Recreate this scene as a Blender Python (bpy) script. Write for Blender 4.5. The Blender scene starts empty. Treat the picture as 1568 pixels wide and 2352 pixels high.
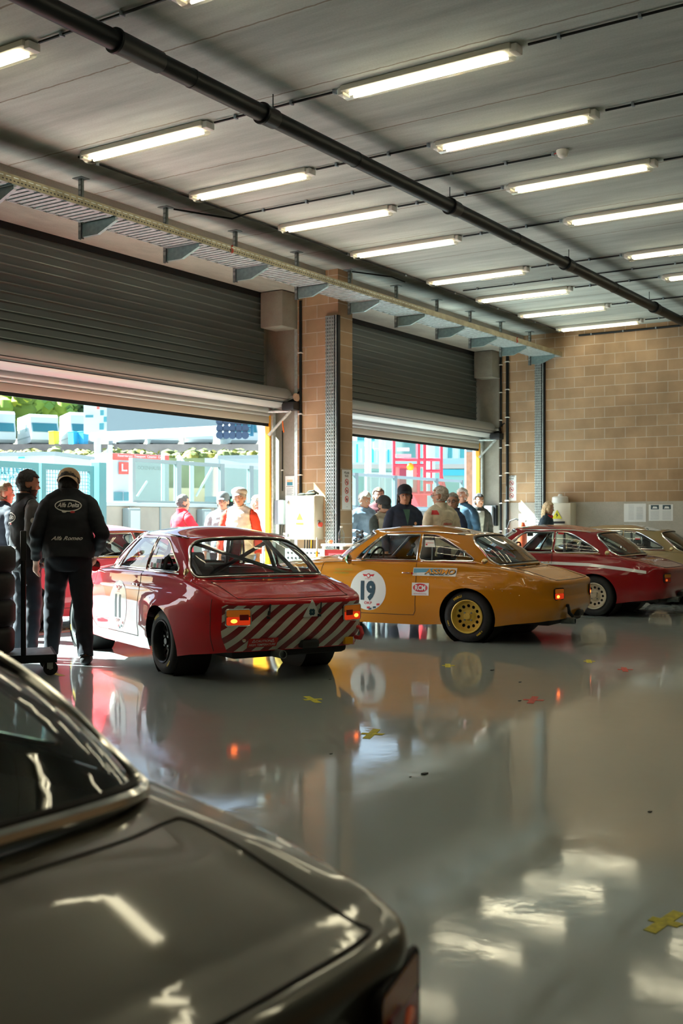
import bpy, bmesh, math, random
import numpy as np
from mathutils import Vector, Matrix, noise
from mathutils.geometry import delaunay_2d_cdt
from mathutils.bvhtree import BVHTree
random.seed(4)
C = bpy.context.scene.collection
SC = bpy.context.scene
PI = math.pi
# ------------------------------------------------------------------ camera
cam = bpy.data.objects.new('camera', bpy.data.cameras.new('camera'))
C.objects.link(cam); SC.camera = cam
cam.location = (0, 0, 1.33)
AZ = math.radians(33.6)
cam.rotation_euler = (PI/2, 0, AZ - PI/2)
cam.data.sensor_fit = 'VERTICAL'
cam.data.sensor_height = 36.0
cam.data.lens = 2582/2352*36.0
cam.data.shift_y = 24/2352
cam.data.clip_start = 0.05; cam.data.clip_end = 1500
cam.data.dof.use_dof = True
cam.data.dof.focus_distance = 10.4
cam.data.dof.aperture_fstop = 3.6
# ------------------------------------------------------------------ colour management, world, sun
SC.view_settings.view_transform = 'Standard'
SC.view_settings.look = 'None'
SC.view_settings.exposure = 1.2
SC.view_settings.gamma = 1.0
SC.view_settings.use_curve_mapping = False
W = bpy.data.worlds.new('sky'); SC.world = W; W.use_nodes = True
nt = W.node_tree; bg = nt.nodes['Background']
sk = nt.nodes.new('ShaderNodeTexSky'); sk.sky_type = 'NISHITA'
sk.sun_disc = False; sk.sun_elevation = math.radians(38); sk.sun_rotation = math.radians(-17)
sk.air_density = 1.2; sk.dust_density = 1.6; sk.ozone_density = 1.4
nt.links.new(sk.outputs[0], bg.inputs[0]); bg.inputs[1].default_value = SKY = 0.17
sun = bpy.data.objects.new('sun', bpy.data.lights.new('sun', 'SUN')); C.objects.link(sun)
sun.data.energy = 28.0; sun.data.angle = math.radians(0.6); sun.data.color = (0.84, 1.0, 0.95)
SUND = Vector((0.30, -1.0, -1.0)).normalized()     # the way the light travels
sun.rotation_euler = SUND.to_track_quat('-Z', 'Y').to_euler()
TUBE_E = 5.5

# ------------------------------------------------------------------ helpers
MATS = {}
def mat(name, col, rough=0.6, metal=0.0, emit=None, es=1.0, coat=0.0, coatr=0.05, spec=0.5, noise_s=None, noise_a=0.12, bump=0.0, alpha=None, stretch=None, ior=None):
    if name in MATS: return MATS[name]
    m = bpy.data.materials.new(name); m.use_nodes = True
    n = m.node_tree.nodes; L = m.node_tree.links; b = n['Principled BSDF']
    b.inputs['Base Color'].default_value = (*col, 1)
    b.inputs['Roughness'].default_value = rough; b.inputs['Metallic'].default_value = metal
    b.inputs['Coat Weight'].default_value = coat; b.inputs['Coat Roughness'].default_value = coatr
    b.inputs['Specular IOR Level'].default_value = spec
    if emit: b.inputs['Emission Color'].default_value = (*emit, 1); b.inputs['Emission Strength'].default_value = es
    if noise_s:
        tc = n.new('ShaderNodeTexCoord'); mp = n.new('ShaderNodeMapping'); nz = n.new('ShaderNodeTexNoise')
        if stretch: mp.inputs['Scale'].default_value = stretch
        nz.inputs['Scale'].default_value = noise_s; nz.inputs['Detail'].default_value = 5
        mx = n.new('ShaderNodeMix'); mx.data_type = 'RGBA'
        mx.inputs[6].default_value = (*[c*(1-noise_a) for c in col], 1); mx.inputs[7].default_value = (*[min(1, c*(1+noise_a)) for c in col], 1)
        L.new(tc.outputs['Object'], mp.inputs[0]); L.new(mp.outputs[0], nz.inputs['Vector'])
        cr = n.new('ShaderNodeMapRange'); cr.inputs[1].default_value = .3; cr.inputs[2].default_value = .7
        L.new(nz.outputs[0], cr.inputs[0]); L.new(cr.outputs[0], mx.inputs[0]); L.new(mx.outputs[2], b.inputs['Base Color'])
        if bump:
            bp = n.new('ShaderNodeBump'); bp.inputs['Strength'].default_value = bump; bp.inputs['Distance'].default_value = .01
            L.new(nz.outputs[0], bp.inputs['Height']); L.new(bp.outputs[0], b.inputs['Normal'])
    MATS[name] = m; return m
def glass(name, col=(1, 1, 1), dark=0.15, rough=0.0):
    """thin pane: mostly see-through with a clear reflection"""
    if name in MATS: return MATS[name]
    m = bpy.data.materials.new(name); m.use_nodes = True; n = m.node_tree.nodes; L = m.node_tree.links
    n.remove(n['Principled BSDF']); out = n['Material Output']
    tr = n.new('ShaderNodeBsdfTransparent'); tr.inputs[0].default_value = (*[c*(1-dark) for c in col], 1)
    gl = n.new('ShaderNodeBsdfGlossy'); gl.inputs['Roughness'].default_value = rough; gl.inputs[0].default_value = (1, 1, 1, 1)
    lw = n.new('ShaderNodeLayerWeight'); lw.inputs[0].default_value = .5
    pw = n.new('ShaderNodeMath'); pw.operation = 'POWER'; pw.inputs[1].default_value = 5; L.new(lw.outputs['Facing'], pw.inputs[0])
    fr = n.new('ShaderNodeMath'); fr.operation = 'MULTIPLY_ADD'; fr.inputs[1].default_value = .94; fr.inputs[2].default_value = .06; L.new(pw.outputs[0], fr.inputs[0])
    ms = n.new('ShaderNodeMixShader')
    L.new(fr.outputs[0], ms.inputs[0]); L.new(tr.outputs[0], ms.inputs[1]); L.new(gl.outputs[0], ms.inputs[2]); L.new(ms.outputs[0], out.inputs[0])
    MATS[name] = m; return m

class MB:
    def __init__(s): s.v = []; s.f = []; s.m = []; s.sm = []; s.nrm = None
    def add(s, vs, fs, mi=0, smooth=False):
        o = len(s.v); s.v += [tuple(p) for p in vs]
        for f in fs: s.f.append(tuple(i+o for i in f)); s.m.append(mi); s.sm.append(smooth)
        return s
    def box(s, a, b, mi=0, M=None):
        x0, y0, z0 = a; x1, y1, z1 = b
        vs = [Vector(p) for p in ((x0,y0,z0),(x1,y0,z0),(x1,y1,z0),(x0,y1,z0),(x0,y0,z1),(x1,y0,z1),(x1,y1,z1),(x0,y1,z1))]
        if M: vs = [M @ p for p in vs]
        return s.add(vs, [(0,3,2,1),(4,5,6,7),(0,1,5,4),(1,2,6,5),(2,3,7,6),(3,0,4,7)], mi)
    def rbox(s, a, b, r=.01, mi=0, M=None, seg=2):
        bm = bmesh.new(); bmesh.ops.create_cube(bm, size=1)
        for v in bm.verts: v.co = Vector([(a[i]+b[i])/2 + v.co[i]*(b[i]-a[i]) for i in range(3)])
        bmesh.ops.bevel(bm, geom=bm.edges[:], offset=r, segments=seg, affect='EDGES', profile=.5)
        bm.verts.index_update()
        vs = [(M @ v.co) if M else v.co.copy() for v in bm.verts]
        s.add(vs, [[v.index for v in f.verts] for f in bm.faces], mi, True); bm.free(); return s
    def tube(s, pts, r, n=8, mi=0, closed=False, caps=True, smooth=True, flat=None):
        pts = [Vector(p) for p in pts]; k = len(pts)
        rr = r if isinstance(r, (list, tuple)) else [r]*k
        tang = []
        for i in range(k):
            a = pts[(i-1) % k] if (closed or i > 0) else pts[i]; b = pts[(i+1) % k] if (closed or i < k-1) else pts[i]
            t = (b-a); tang.append(t.normalized() if t.length > 1e-9 else Vector((0,0,1)))
        up = Vector((0,0,1)) if abs(tang[0].z) < .9 else Vector((1,0,0))
        nrm = (up - tang[0]*up.dot(tang[0])).normalized()
        vs = []
        for i in range(k):
            nrm = (nrm - tang[i]*nrm.dot(tang[i]));
            nrm = nrm.normalized() if nrm.length > 1e-6 else Vector((1,0,0)); bn = tang[i].cross(nrm)
            for j in range(n):
                a = 2*PI*j/n; e = flat or 1.0
                vs.append(pts[i] + nrm*(math.cos(a)*rr[i]) + bn*(math.sin(a)*rr[i]*e))
        fs = []
        for i in range(k if closed else k-1):
            for j in range(n):
                a = i*n+j; b = i*n+(j+1) % n; c = ((i+1) % k)*n+(j+1) % n; d = ((i+1) % k)*n+j
                fs.append((a, b, c, d))
        s.add(vs, fs, mi, smooth)
        if caps and not closed:
            s.add(vs[:n][::-1], [tuple(range(n))], mi); s.add(vs[-n:], [tuple(range(n))], mi)
        return s
    def cyl(s, p0, p1, r, n=16, mi=0, r1=None): return s.tube([p0, p1], [r, r if r1 is None else r1], n, mi)
    def lathe(s, prof, M=None, n=32, mi=0, smooth=True, closed=False):
        """prof: list of (radius, height) turned about local z"""
        vs = []; k = len(prof)
        for (r, h) in prof:
            for j in range(n):
                a = 2*PI*j/n; p = Vector((r*math.cos(a), r*math.sin(a), h)); vs.append(M @ p if M else p)
        fs = []
        for i in range(k if closed else k-1):
            for j in range(n):
                i2 = (i+1) % k
                fs.append((i*n+j, i*n+(j+1) % n, i2*n+(j+1) % n, i2*n+j))
        return s.add(vs, fs, mi, smooth)
    def ell(s, c, r, n=16, mi=0, M=None):
        vs = []; fs = []; h = n//2
        for i in range(h+1):
            t = PI*i/h
            for j in range(n):
                a = 2*PI*j/n; p = Vector((c[0]+r[0]*math.sin(t)*math.cos(a), c[1]+r[1]*math.sin(t)*math.sin(a), c[2]+r[2]*math.cos(t)))
                vs.append(M @ p if M else p)
        for i in range(h):
            for j in range(n): fs.append((i*n+j, (i+1)*n+j, (i+1)*n+(j+1) % n, i*n+(j+1) % n))
        return s.add(vs, fs, mi, True)
    def prism(s, poly, d0, d1, M=None, mi=0, smooth=False):
        """poly in local xy, extruded from z=d0 to z=d1"""
        k = len(poly); vs = [Vector((x, y, d0)) for x, y in poly] + [Vector((x, y, d1)) for x, y in poly]
        if M: vs = [M @ p for p in vs]
        s.add(vs, [tuple(range(k))[::-1], tuple(range(k, 2*k))], mi)
        return s.add(vs, [(i, (i+1) % k, k+(i+1) % k, k+i) for i in range(k)], mi, smooth)
    def quad(s, a, b, c, d, mi=0): return s.add([a, b, c, d], [(0, 1, 2, 3)], mi)
    def build(s, name, mats, parent=None, world=False, autosmooth=True):
        if not isinstance(mats, (list, tuple)): mats = [mats]
        vs = s.v; off = None
        if parent is not None and world:
            Mi = (Matrix.Translation(parent.location) @ parent.rotation_euler.to_matrix().to_4x4()).inverted()
            vs = [Mi @ Vector(p) for p in vs]
        elif parent is None and not world and vs:
            a = np.array([tuple(p) for p in vs]); mn = a.min(0); mx = a.max(0)
            off = Vector(((mn[0]+mx[0])/2, (mn[1]+mx[1])/2, mn[2])); vs = [Vector(p)-off for p in vs]
        me = bpy.data.meshes.new(name); me.from_pydata([tuple(p) for p in vs], [], s.f)
        for m in mats: me.materials.append(m)
        me.polygons.foreach_set('material_index', s.m); me.polygons.foreach_set('use_smooth', s.sm)
        if autosmooth and any(s.sm): me.set_sharp_from_angle(angle=math.radians(42))
        if s.nrm is not None:
            me.normals_split_custom_set_from_vertices(s.nrm)
        me.update()
        o = bpy.data.objects.new(name, me); C.objects.link(o)
        if parent is not None: o.parent = parent
        elif off is not None: o.location = off
        return o
def tag(o, label=None, cat=None, group=None, kind=None):
    if label: o['label'] = label
    if cat: o['category'] = cat
    if group: o['group'] = group
    if kind: o['kind'] = kind
    return o
def thing(name, label, cat, loc=(0,0,0), rz=0.0, group=None):
    o = bpy.data.objects.new(name, None); o.empty_display_size = .1; C.objects.link(o)
    o.location = loc; o.rotation_euler = (0, 0, rz)
    return tag(o, label, cat, group)
def struct(name, mb, mats, label=None):
    o = mb.build(name, mats); o['kind'] = 'structure'
    if label: o['label'] = label
    return o
def copy_tree(o, parent=None):
    c = o.copy(); C.objects.link(c); c.parent = parent
    for ch in list(o.children): copy_tree(ch, c)
    return c
def frame(o, x, y, z=None):
    """matrix with the given axes"""
    x = Vector(x).normalized(); y = Vector(y).normalized(); z = Vector(z).normalized() if z else x.cross(y)
    M = Matrix.Identity(4)
    for i in range(3): M[i][0] = x[i]; M[i][1] = y[i]; M[i][2] = z[i]; M[i][3] = o[i]
    return M
def rrect(x0, y0, x1, y1, r, n=5):
    if not isinstance(r, (list, tuple)): r = [r]*4
    P = []
    for (cx, cy, a0, q) in ((x1-r[0], y0+r[0], -PI/2, r[0]), (x1-r[1], y1-r[1], 0, r[1]), (x0+r[2], y1-r[2], PI/2, r[2]), (x0+r[3], y0+r[3], PI, r[3])):
        for i in range(n+1): P.append((cx+q*math.cos(a0+PI/2*i/n), cy+q*math.sin(a0+PI/2*i/n)))
    return P
def catmull(P, n):
    P = np.array(P, float); out = []
    k = len(P)
    for i in range(k-1):
        p0 = P[max(i-1, 0)]; p1 = P[i]; p2 = P[i+1]; p3 = P[min(i+2, k-1)]
        if i == 0: p0 = 2*p1-p2
        if i == k-2: p3 = 2*p2-p1
        for j in range(n):
            t = j/n
            out.append(.5*((2*p1)+(-p0+p2)*t+(2*p0-5*p1+4*p2-p3)*t*t+(-p0+3*p1-3*p2+p3)*t**3))
    out.append(P[-1]); return np.array(out)
FONT = {}
def text2d(txt, size=1.0, bold=0.0, shear=0.0, align='CENTER', xs=1.0, fine=True):
    """2-D mesh (verts, faces) of a string, centred; height of a capital = size"""
    key = (txt, bold, shear)
    if key not in FONT:
        cu = bpy.data.curves.new('t', 'FONT'); cu.body = txt; cu.size = 1; cu.offset = bold; cu.shear = shear; cu.resolution_u = 3
        cu.align_x = 'CENTER'; cu.align_y = 'CENTER'
        ob = bpy.data.objects.new('t', cu); C.objects.link(ob)
        me = ob.to_mesh(); vs = [(v.co.x, v.co.y) for v in me.vertices]; fs = [tuple(p.vertices) for p in me.polygons]
        ob.to_mesh_clear(); bpy.data.objects.remove(ob); bpy.data.curves.remove(cu)
        a = np.array(vs); mid = (a.min(0)+a.max(0))/2; FONT[key] = ((a-mid), fs)
    a, fs = FONT[key]; k = size/.73
    if fine:
        bm = bmesh.new(); vv = [bm.verts.new((x*k*xs, y*k, 0)) for x, y in a]
        for f in fs:
            try: bm.faces.new([vv[i] for i in f])
            except ValueError: pass
        for _ in range(5):
            es = [e for e in bm.edges if e.calc_length() > .03]
            if not es: break
            bmesh.ops.subdivide_edges(bm, edges=es, cuts=1); bmesh.ops.triangulate(bm, faces=bm.faces[:])
        bm.verts.index_update(); A = np.array([(v.co.x, v.co.y) for v in bm.verts]); F = [tuple(v.index for v in f.verts) for f in bm.faces]; bm.free(); return A, F
    return a*np.array([k*xs, k]), fs
def flat_text(mb, txt, M, size, mi=0, **kw):
    kw['fine'] = False
    """text in the local xy plane of M"""
    a, fs = text2d(txt, size, **kw)
    return mb.add([M @ Vector((x, y, 0)) for x, y in a], fs, mi)
# ------------------------------------------------------------------ triangulated charts
def inpoly(P, loop):
    P = np.asarray(P); L = np.asarray(loop); x = P[:, 0]; y = P[:, 1]; res = np.zeros(len(P), bool)
    x0, y0 = L[:, 0], L[:, 1]; x1, y1 = np.roll(x0, -1), np.roll(y0, -1)
    for a, b, c, d in zip(x0, y0, x1, y1):
        if b == d: continue
        cond = ((b > y) != (d > y)) & (x < (c-a)*(y-b)/(d-b)+a); res ^= cond
    return res
def seg_dist(P, loop, closed=True):
    P = np.asarray(P); L = np.asarray(loop); A = L if closed else L[:-1]; B = np.roll(L, -1, 0) if closed else L[1:]
    best = np.full(len(P), 1e9)
    for a, b in zip(A, B):
        d = b-a; q = d.dot(d)
        t = np.clip(((P-a) @ d)/(q if q > 1e-12 else 1), 0, 1)
        dist = np.hypot(*(P-(a+t[:, None]*d)).T); best = np.minimum(best, dist)
    return best
def resample(loop, sp):
    L = np.asarray(loop, float); out = []
    for a, b in zip(L, np.roll(L, -1, 0)):
        k = max(1, int(math.ceil(np.hypot(*(b-a))/sp)))
        for i in range(k): out.append(a+(b-a)*i/k)
    return np.array(out)
def cdt(outer, regions, sp, lines=()):
    """returns (points, [triangles of outer minus regions, region0, region1, ...])"""
    loops = [resample(outer, sp)]+[resample(r, sp) for r in regions]
    mn = loops[0].min(0); mx = loops[0].max(0)
    xs = np.arange(mn[0], mx[0]+sp, sp); ys = np.arange(mn[1], mx[1]+sp, sp*.866)
    G = np.array([(x+(sp/2 if j % 2 else 0), y) for j, y in enumerate(ys) for x in xs])
    G = G[inpoly(G, loops[0])]
    for l in loops: G = G[seg_dist(G, l) > sp*.5]
    pts = []; ed = []
    for l in loops:
        o = len(pts); pts += [Vector(p) for p in l]; ed += [(o+i, o+(i+1) % len(l)) for i in range(len(l))]
    pts += [Vector(p) for p in G]
    r = delaunay_2d_cdt(pts, ed, [], 0, 1e-6)
    V = np.array([(v.x, v.y) for v in r[0]]); T = [t for t in r[2] if len(t) == 3]
    cen = np.array([V[list(t)].mean(0) for t in T])
    lab = np.where(inpoly(cen, loops[0]), 0, -1)
    for i, l in enumerate(loops[1:]): lab[inpoly(cen, l) & (lab >= 0)] = i+1
    return V, [[T[j] for j in np.nonzero(lab == k)[0]] for k in range(len(loops))]
def chart_obj(name, V, T, fn, m, parent, flip=False, eps=0.0, e=2e-3):
    """map a flat triangulation through fn((n,2))->(n,3) with analytic normals"""
    used = sorted({i for t in T for i in t}); ix = {u: i for i, u in enumerate(used)}
    Q = V[used]; P = fn(Q)
    a = fn(Q+[e, 0])-fn(Q-[e, 0]); b = fn(Q+[0, e])-fn(Q-[0, e]); N = np.cross(a, b)
    N /= np.maximum(np.linalg.norm(N, axis=1), 1e-12)[:, None]
    if flip: N = -N
    P = P+N*eps
    mb = MB(); fs = []
    for t in T:
        q = [ix[i] for i in t]
        n = np.cross(P[q[1]]-P[q[0]], P[q[2]]-P[q[0]])
        if n.dot(N[q[0]]) < 0: q = q[::-1]
        fs.append(tuple(q))
    mb.add(P.tolist(), fs, 0, True); mb.nrm = N.tolist()
    return mb.build(name, m, parent, autosmooth=False)
# ------------------------------------------------------------------ room materials
def concrete_mat(name, col, scale, board=None, rough=.85, var=.25):
    m = bpy.data.materials.new(name); m.use_nodes = True; n = m.node_tree.nodes; L = m.node_tree.links; b = n['Principled BSDF']
    b.inputs['Roughness'].default_value = rough; b.inputs['Specular IOR Level'].default_value = .25
    g = n.new('ShaderNodeNewGeometry'); mp = n.new('ShaderNodeMapping'); L.new(g.outputs['Position'], mp.inputs[0])
    mp.inputs['Scale'].default_value = board or (1, 1, 1)
    n1 = n.new('ShaderNodeTexNoise'); n1.inputs['Scale'].default_value = scale; n1.inputs['Detail'].default_value = 6; n1.inputs['Roughness'].default_value = .65
    n2 = n.new('ShaderNodeTexNoise'); n2.inputs['Scale'].default_value = scale*.22; n2.inputs['Detail'].default_value = 4
    n3 = n.new('ShaderNodeTexNoise'); n3.inputs['Scale'].default_value = 60; n3.inputs['Detail'].default_value = 3
    L.new(mp.outputs[0], n1.inputs['Vector']); L.new(mp.outputs[0], n2.inputs['Vector']); L.new(g.outputs['Position'], n3.inputs['Vector'])
    ad = n.new('ShaderNodeMath'); ad.operation = 'ADD'; L.new(n1.outputs[0], ad.inputs[0]); L.new(n2.outputs[0], ad.inputs[1])
    mr = n.new('ShaderNodeMapRange'); mr.inputs[1].default_value = .75; mr.inputs[2].default_value = 1.25; L.new(ad.outputs[0], mr.inputs[0])
    mx = n.new('ShaderNodeMix'); mx.data_type = 'RGBA'; mx.inputs[6].default_value = (*[c*(1-var) for c in col], 1); mx.inputs[7].default_value = (*[c*(1+var*.7) for c in col], 1)
    L.new(mr.outputs[0], mx.inputs[0])
    m2 = n.new('ShaderNodeMix'); m2.data_type = 'RGBA'; m2.blend_type = 'MULTIPLY'; m2.inputs[0].default_value = .25
    L.new(mx.outputs[2], m2.inputs[6]); L.new(n3.outputs[0], m2.inputs[7]); L.new(m2.outputs[2], b.inputs['Base Color'])
    bp = n.new('ShaderNodeBump'); bp.inputs['Strength'].default_value = .3; bp.inputs['Distance'].default_value = .01
    L.new(n1.outputs[0], bp.inputs['Height']); L.new(bp.outputs[0], b.inputs['Normal'])
    MATS[name] = m; return m
def ceiling_mat():
    """cast concrete slabs: long streaks across the hall, rough joints every 1.2 m"""
    m = concrete_mat('ceiling concrete', (.52, .56, .52), 1.5, board=(1.9, .22, 1), var=.42)
    n = m.node_tree.nodes; L = m.node_tree.links; b = n['Principled BSDF']
    g = n.new('ShaderNodeNewGeometry'); sp = n.new('ShaderNodeSeparateXYZ'); L.new(g.outputs['Position'], sp.inputs[0])
    nz = n.new('ShaderNodeTexNoise'); nz.inputs['Scale'].default_value = 9; L.new(g.outputs['Position'], nz.inputs['Vector'])
    a = n.new('ShaderNodeMath'); a.operation = 'MULTIPLY_ADD'; a.inputs[1].default_value = .03; L.new(nz.outputs[0], a.inputs[0]); L.new(sp.outputs[0], a.inputs[2])
    d = n.new('ShaderNodeMath'); d.operation = 'MODULO'; d.inputs[1].default_value = 1.2; L.new(a.outputs[0], d.inputs[0])
    c = n.new('ShaderNodeMath'); c.operation = 'COMPARE'; c.inputs[1].default_value = .55; c.inputs[2].default_value = .009; L.new(d.outputs[0], c.inputs[0])
    src = b.inputs['Base Color'].links[0].from_socket
    mx = n.new('ShaderNodeMix'); mx.data_type = 'RGBA'; mx.inputs[7].default_value = (.20, .15, .10, 1)
    k = n.new('ShaderNodeMath'); k.operation = 'MULTIPLY'; k.inputs[1].default_value = .75; L.new(c.outputs[0], k.inputs[0])
    L.new(k.outputs[0], mx.inputs[0]); L.new(src, mx.inputs[6]); L.new(mx.outputs[2], b.inputs['Base Color'])
    return m
def brick_mat(name, axis, rot=0):
    """blocks 400 x 200 with light mortar; axis = world axis that runs along the wall"""
    m = bpy.data.materials.new(name); m.use_nodes = True; n = m.node_tree.nodes; L = m.node_tree.links; b = n['Principled BSDF']
    g = n.new('ShaderNodeNewGeometry'); sp = n.new('ShaderNodeSeparateXYZ'); cb = n.new('ShaderNodeCombineXYZ')
    L.new(g.outputs['Position'], sp.inputs[0]); L.new(sp.outputs[axis], cb.inputs[0])
    az = n.new('ShaderNodeMath'); az.inputs[1].default_value = .09; L.new(sp.outputs[2], az.inputs[0]); L.new(az.outputs[0], cb.inputs[1])
    br = n.new('ShaderNodeTexBrick'); br.offset = .5; br.squash = 1; br.inputs['Scale'].default_value = 1
    br.inputs['Brick Width'].default_value = .4; br.inputs['Row Height'].default_value = .2; br.inputs['Mortar Size'].default_value = .008; br.inputs['Mortar Smooth'].default_value = .3
    br.inputs['Bias'].default_value = -.1
    br.inputs['Color1'].default_value = (.48, .325, .20, 1); br.inputs['Color2'].default_value = (.385, .255, .155, 1); br.inputs['Mortar'].default_value = (.58, .48, .38, 1)
    L.new(cb.outputs[0], br.inputs['Vector'])
    nz = n.new('ShaderNodeTexNoise'); nz.inputs['Scale'].default_value = 1.6; nz.inputs['Detail'].default_value = 7; L.new(g.outputs['Position'], nz.inputs['Vector'])
    n2 = n.new('ShaderNodeTexNoise'); n2.inputs['Scale'].default_value = 90; L.new(g.outputs['Position'], n2.inputs['Vector'])
    mr = n.new('ShaderNodeMapRange'); mr.inputs[1].default_value = .3; mr.inputs[2].default_value = .7; mr.inputs[3].default_value = .72; mr.inputs[4].default_value = 1.15; L.new(nz.outputs[0], mr.inputs[0])
    mx = n.new('ShaderNodeMix'); mx.data_type = 'RGBA'; mx.blend_type = 'MULTIPLY'; mx.inputs[0].default_value = 1
    L.new(br.outputs[0], mx.inputs[6]); L.new(mr.outputs[0], mx.inputs[7]); L.new(mx.outputs[2], b.inputs['Base Color'])
    b.inputs['Roughness'].default_value = .9; b.inputs['Specular IOR Level'].default_value = .2
    ad = n.new('ShaderNodeMath'); ad.operation = 'MULTIPLY_ADD'; ad.inputs[1].default_value = -1.0; L.new(br.outputs['Fac'], ad.inputs[0])
    h = n.new('ShaderNodeMath'); h.operation = 'MULTIPLY'; h.inputs[1].default_value = .4; L.new(n2.outputs[0], h.inputs[0]); L.new(h.outputs[0], ad.inputs[2])
    bp = n.new('ShaderNodeBump'); bp.inputs['Strength'].default_value = .6; bp.inputs['Distance'].default_value = .006; L.new(ad.outputs[0], bp.inputs['Height']); L.new(bp.outputs[0], b.inputs['Normal'])
    MATS[name] = m; return m
def floor_mat():
    m = bpy.data.materials.new('epoxy floor'); m.use_nodes = True; n = m.node_tree.nodes; L = m.node_tree.links; b = n['Principled BSDF']
    g = n.new('ShaderNodeNewGeometry')
    n1 = n.new('ShaderNodeTexNoise'); n1.inputs['Scale'].default_value = .7; n1.inputs['Detail'].default_value = 8; n1.inputs['Roughness'].default_value = .6; L.new(g.outputs['Position'], n1.inputs['Vector'])
    n2 = n.new('ShaderNodeTexNoise'); n2.inputs['Scale'].default_value = 3.5; n2.inputs['Detail'].default_value = 8; L.new(g.outputs['Position'], n2.inputs['Vector'])
    mx = n.new('ShaderNodeMix'); mx.data_type = 'RGBA'; mx.inputs[6].default_value = (.27, .325, .32, 1); mx.inputs[7].default_value = (.35, .405, .395, 1)
    L.new(n1.outputs[0], mx.inputs[0]); L.new(mx.outputs[2], b.inputs['Base Color'])
    mr = n.new('ShaderNodeMapRange'); mr.inputs[1].default_value = .35; mr.inputs[2].default_value = .65; mr.inputs[3].default_value = .04; mr.inputs[4].default_value = .10; L.new(n2.outputs[0], mr.inputs[0])
    L.new(mr.outputs[0], b.inputs['Coat Roughness']); b.inputs['Coat Weight'].default_value = .9; b.inputs['Coat IOR'].default_value = 1.7
    b.inputs['Roughness'].default_value = .45; b.inputs['Specular IOR Level'].default_value = .3
    bp = n.new('ShaderNodeBump'); bp.inputs['Strength'].default_value = .05; bp.inputs['Distance'].default_value = .02; L.new(n2.outputs[0], bp.inputs['Height'])
    L.new(bp.outputs[0], b.inputs['Coat Normal'])
    MATS['floor'] = m; return m
def slat_mat(name, col):
    return mat(name, col, .38, .0, spec=.6, noise_s=3, noise_a=.08, stretch=(.3, 1, 1))
M_ceil = ceiling_mat(); M_conc = concrete_mat('concrete', (.36, .34, .29), 2.5); M_plinth = concrete_mat('plinth concrete', (.50, .47, .41), 2.0, var=.18)
M_beam = concrete_mat('beam concrete', (.44, .42, .37), 3.0, board=(.5, 1, 1)); M_brx = brick_mat('block wall along x', 0); M_bry = brick_mat('block wall along y', 1)
M_floor = floor_mat()
M_black = mat('black plastic', (.010, .012, .014), .5); M_blackm = mat('black painted steel', (.008, .011, .013), .45, spec=.25)
M_galv = mat('galvanised steel', (.55, .62, .62), .38, .45, noise_s=25, noise_a=.2); M_galvd = mat('dull galvanised steel', (.22, .26, .26), .5, .5, noise_s=20, noise_a=.25)
M_white = mat('white plastic', (.75, .74, .70), .45); M_grey = mat('grey plastic', (.24, .30, .35), .45); M_chrome = mat('chrome', (.82, .80, .76), .12, 1.0)
M_yel = mat('yellow paint', (.85, .38, .006), .4); M_slat = slat_mat('shutter slats', (.075, .10, .10)); M_roll = mat('grey shutter casing', (.42, .43, .42), .42, .2)
M_bar = mat('beige door bar', (.46, .41, .34), .5)
# ------------------------------------------------------------------ shell
YI, YO, ZC, XF, XP = 9.77, 10.30, 5.0, 20.4, 13.5     # inner / outer face of door wall, ceiling, far wall, pillar
XN = 6.2                                             # pillar behind the left edge of the frame
DH = 2.80
struct('floor', MB().box((-4, -6, -.12), (XF, YO, 0)), M_floor)
struct('ceiling', MB().box((-4, -6, ZC), (XF+.3, YO, ZC+.25)), M_ceil)
# lintel beam over the doors
struct('trim_1', MB().box((-4, 9.25, 4.72), (XP-.0, YO, ZC)).box((XP+.38, 9.25, 4.72), (XF, YO, ZC)), M_beam)
fw_ = MB().box((XF, -6, 1.72), (XF+.3, YO, ZC)); struct('wall_far', fw_, M_bry)
struct('baseboard_far', MB().box((XF-.012, -6, 0), (XF+.29, YI, 1.72)), M_plinth)
struct('wall_back', MB().box((-4, -6.2, 0), (XF+.3, -6, ZC)), M_brx)
struct('wall_near', MB().box((-4.2, -6.2, 0), (-4, YO, ZC)), M_bry)
# block pillar with concrete reveal
struct('wall_pillar', MB().box((XP, 9.03, 0), (XP+.38, YI, ZC)), M_bry)
struct('trim_2', MB().box((XP+.005, YI, 0), (XP+.37, YO+.05, ZC)).box((XF-.03, YI, 0), (XF+.3, YO+.05, ZC)), M_conc)
struct('wall_side', MB().box((XN, 9.03, 0), (XN+.38, YI, ZC)).box((XN, YI, 0), (XN+.38, YO+.05, ZC)).box((-4, YI, 0), (XN, YO+.05, ZC)), M_bry)
tag(MB().box((XP-.004, YI-.02, 0), (XP+.01, YI+.035, 4.7)).build('corner_angle', M_galv), 'thin pale steel angle on the edge between block pillar and concrete', 'angle')
tag(MB().rbox((XP-.05, 9.88, 1.02), (XP, 9.99, 1.18), .008).build('junction_box', MATS['white plastic']), 'small cream junction box under the slate blue control box', 'box')
# pre-cast corbels under the lintel
for x1, lb in ((XP, 'left'), (XF, 'right')):
    o = MB().rbox((x1-.38, 9.75, 4.19), (x1+.0, 10.15, 4.71), .012).build('concrete_corbel', M_conc)
    tag(o, 'square concrete corbel block at the top %s corner beside the %s roller door' % ('right', 'near' if lb == 'left' else 'far'), 'corbel')
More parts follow.
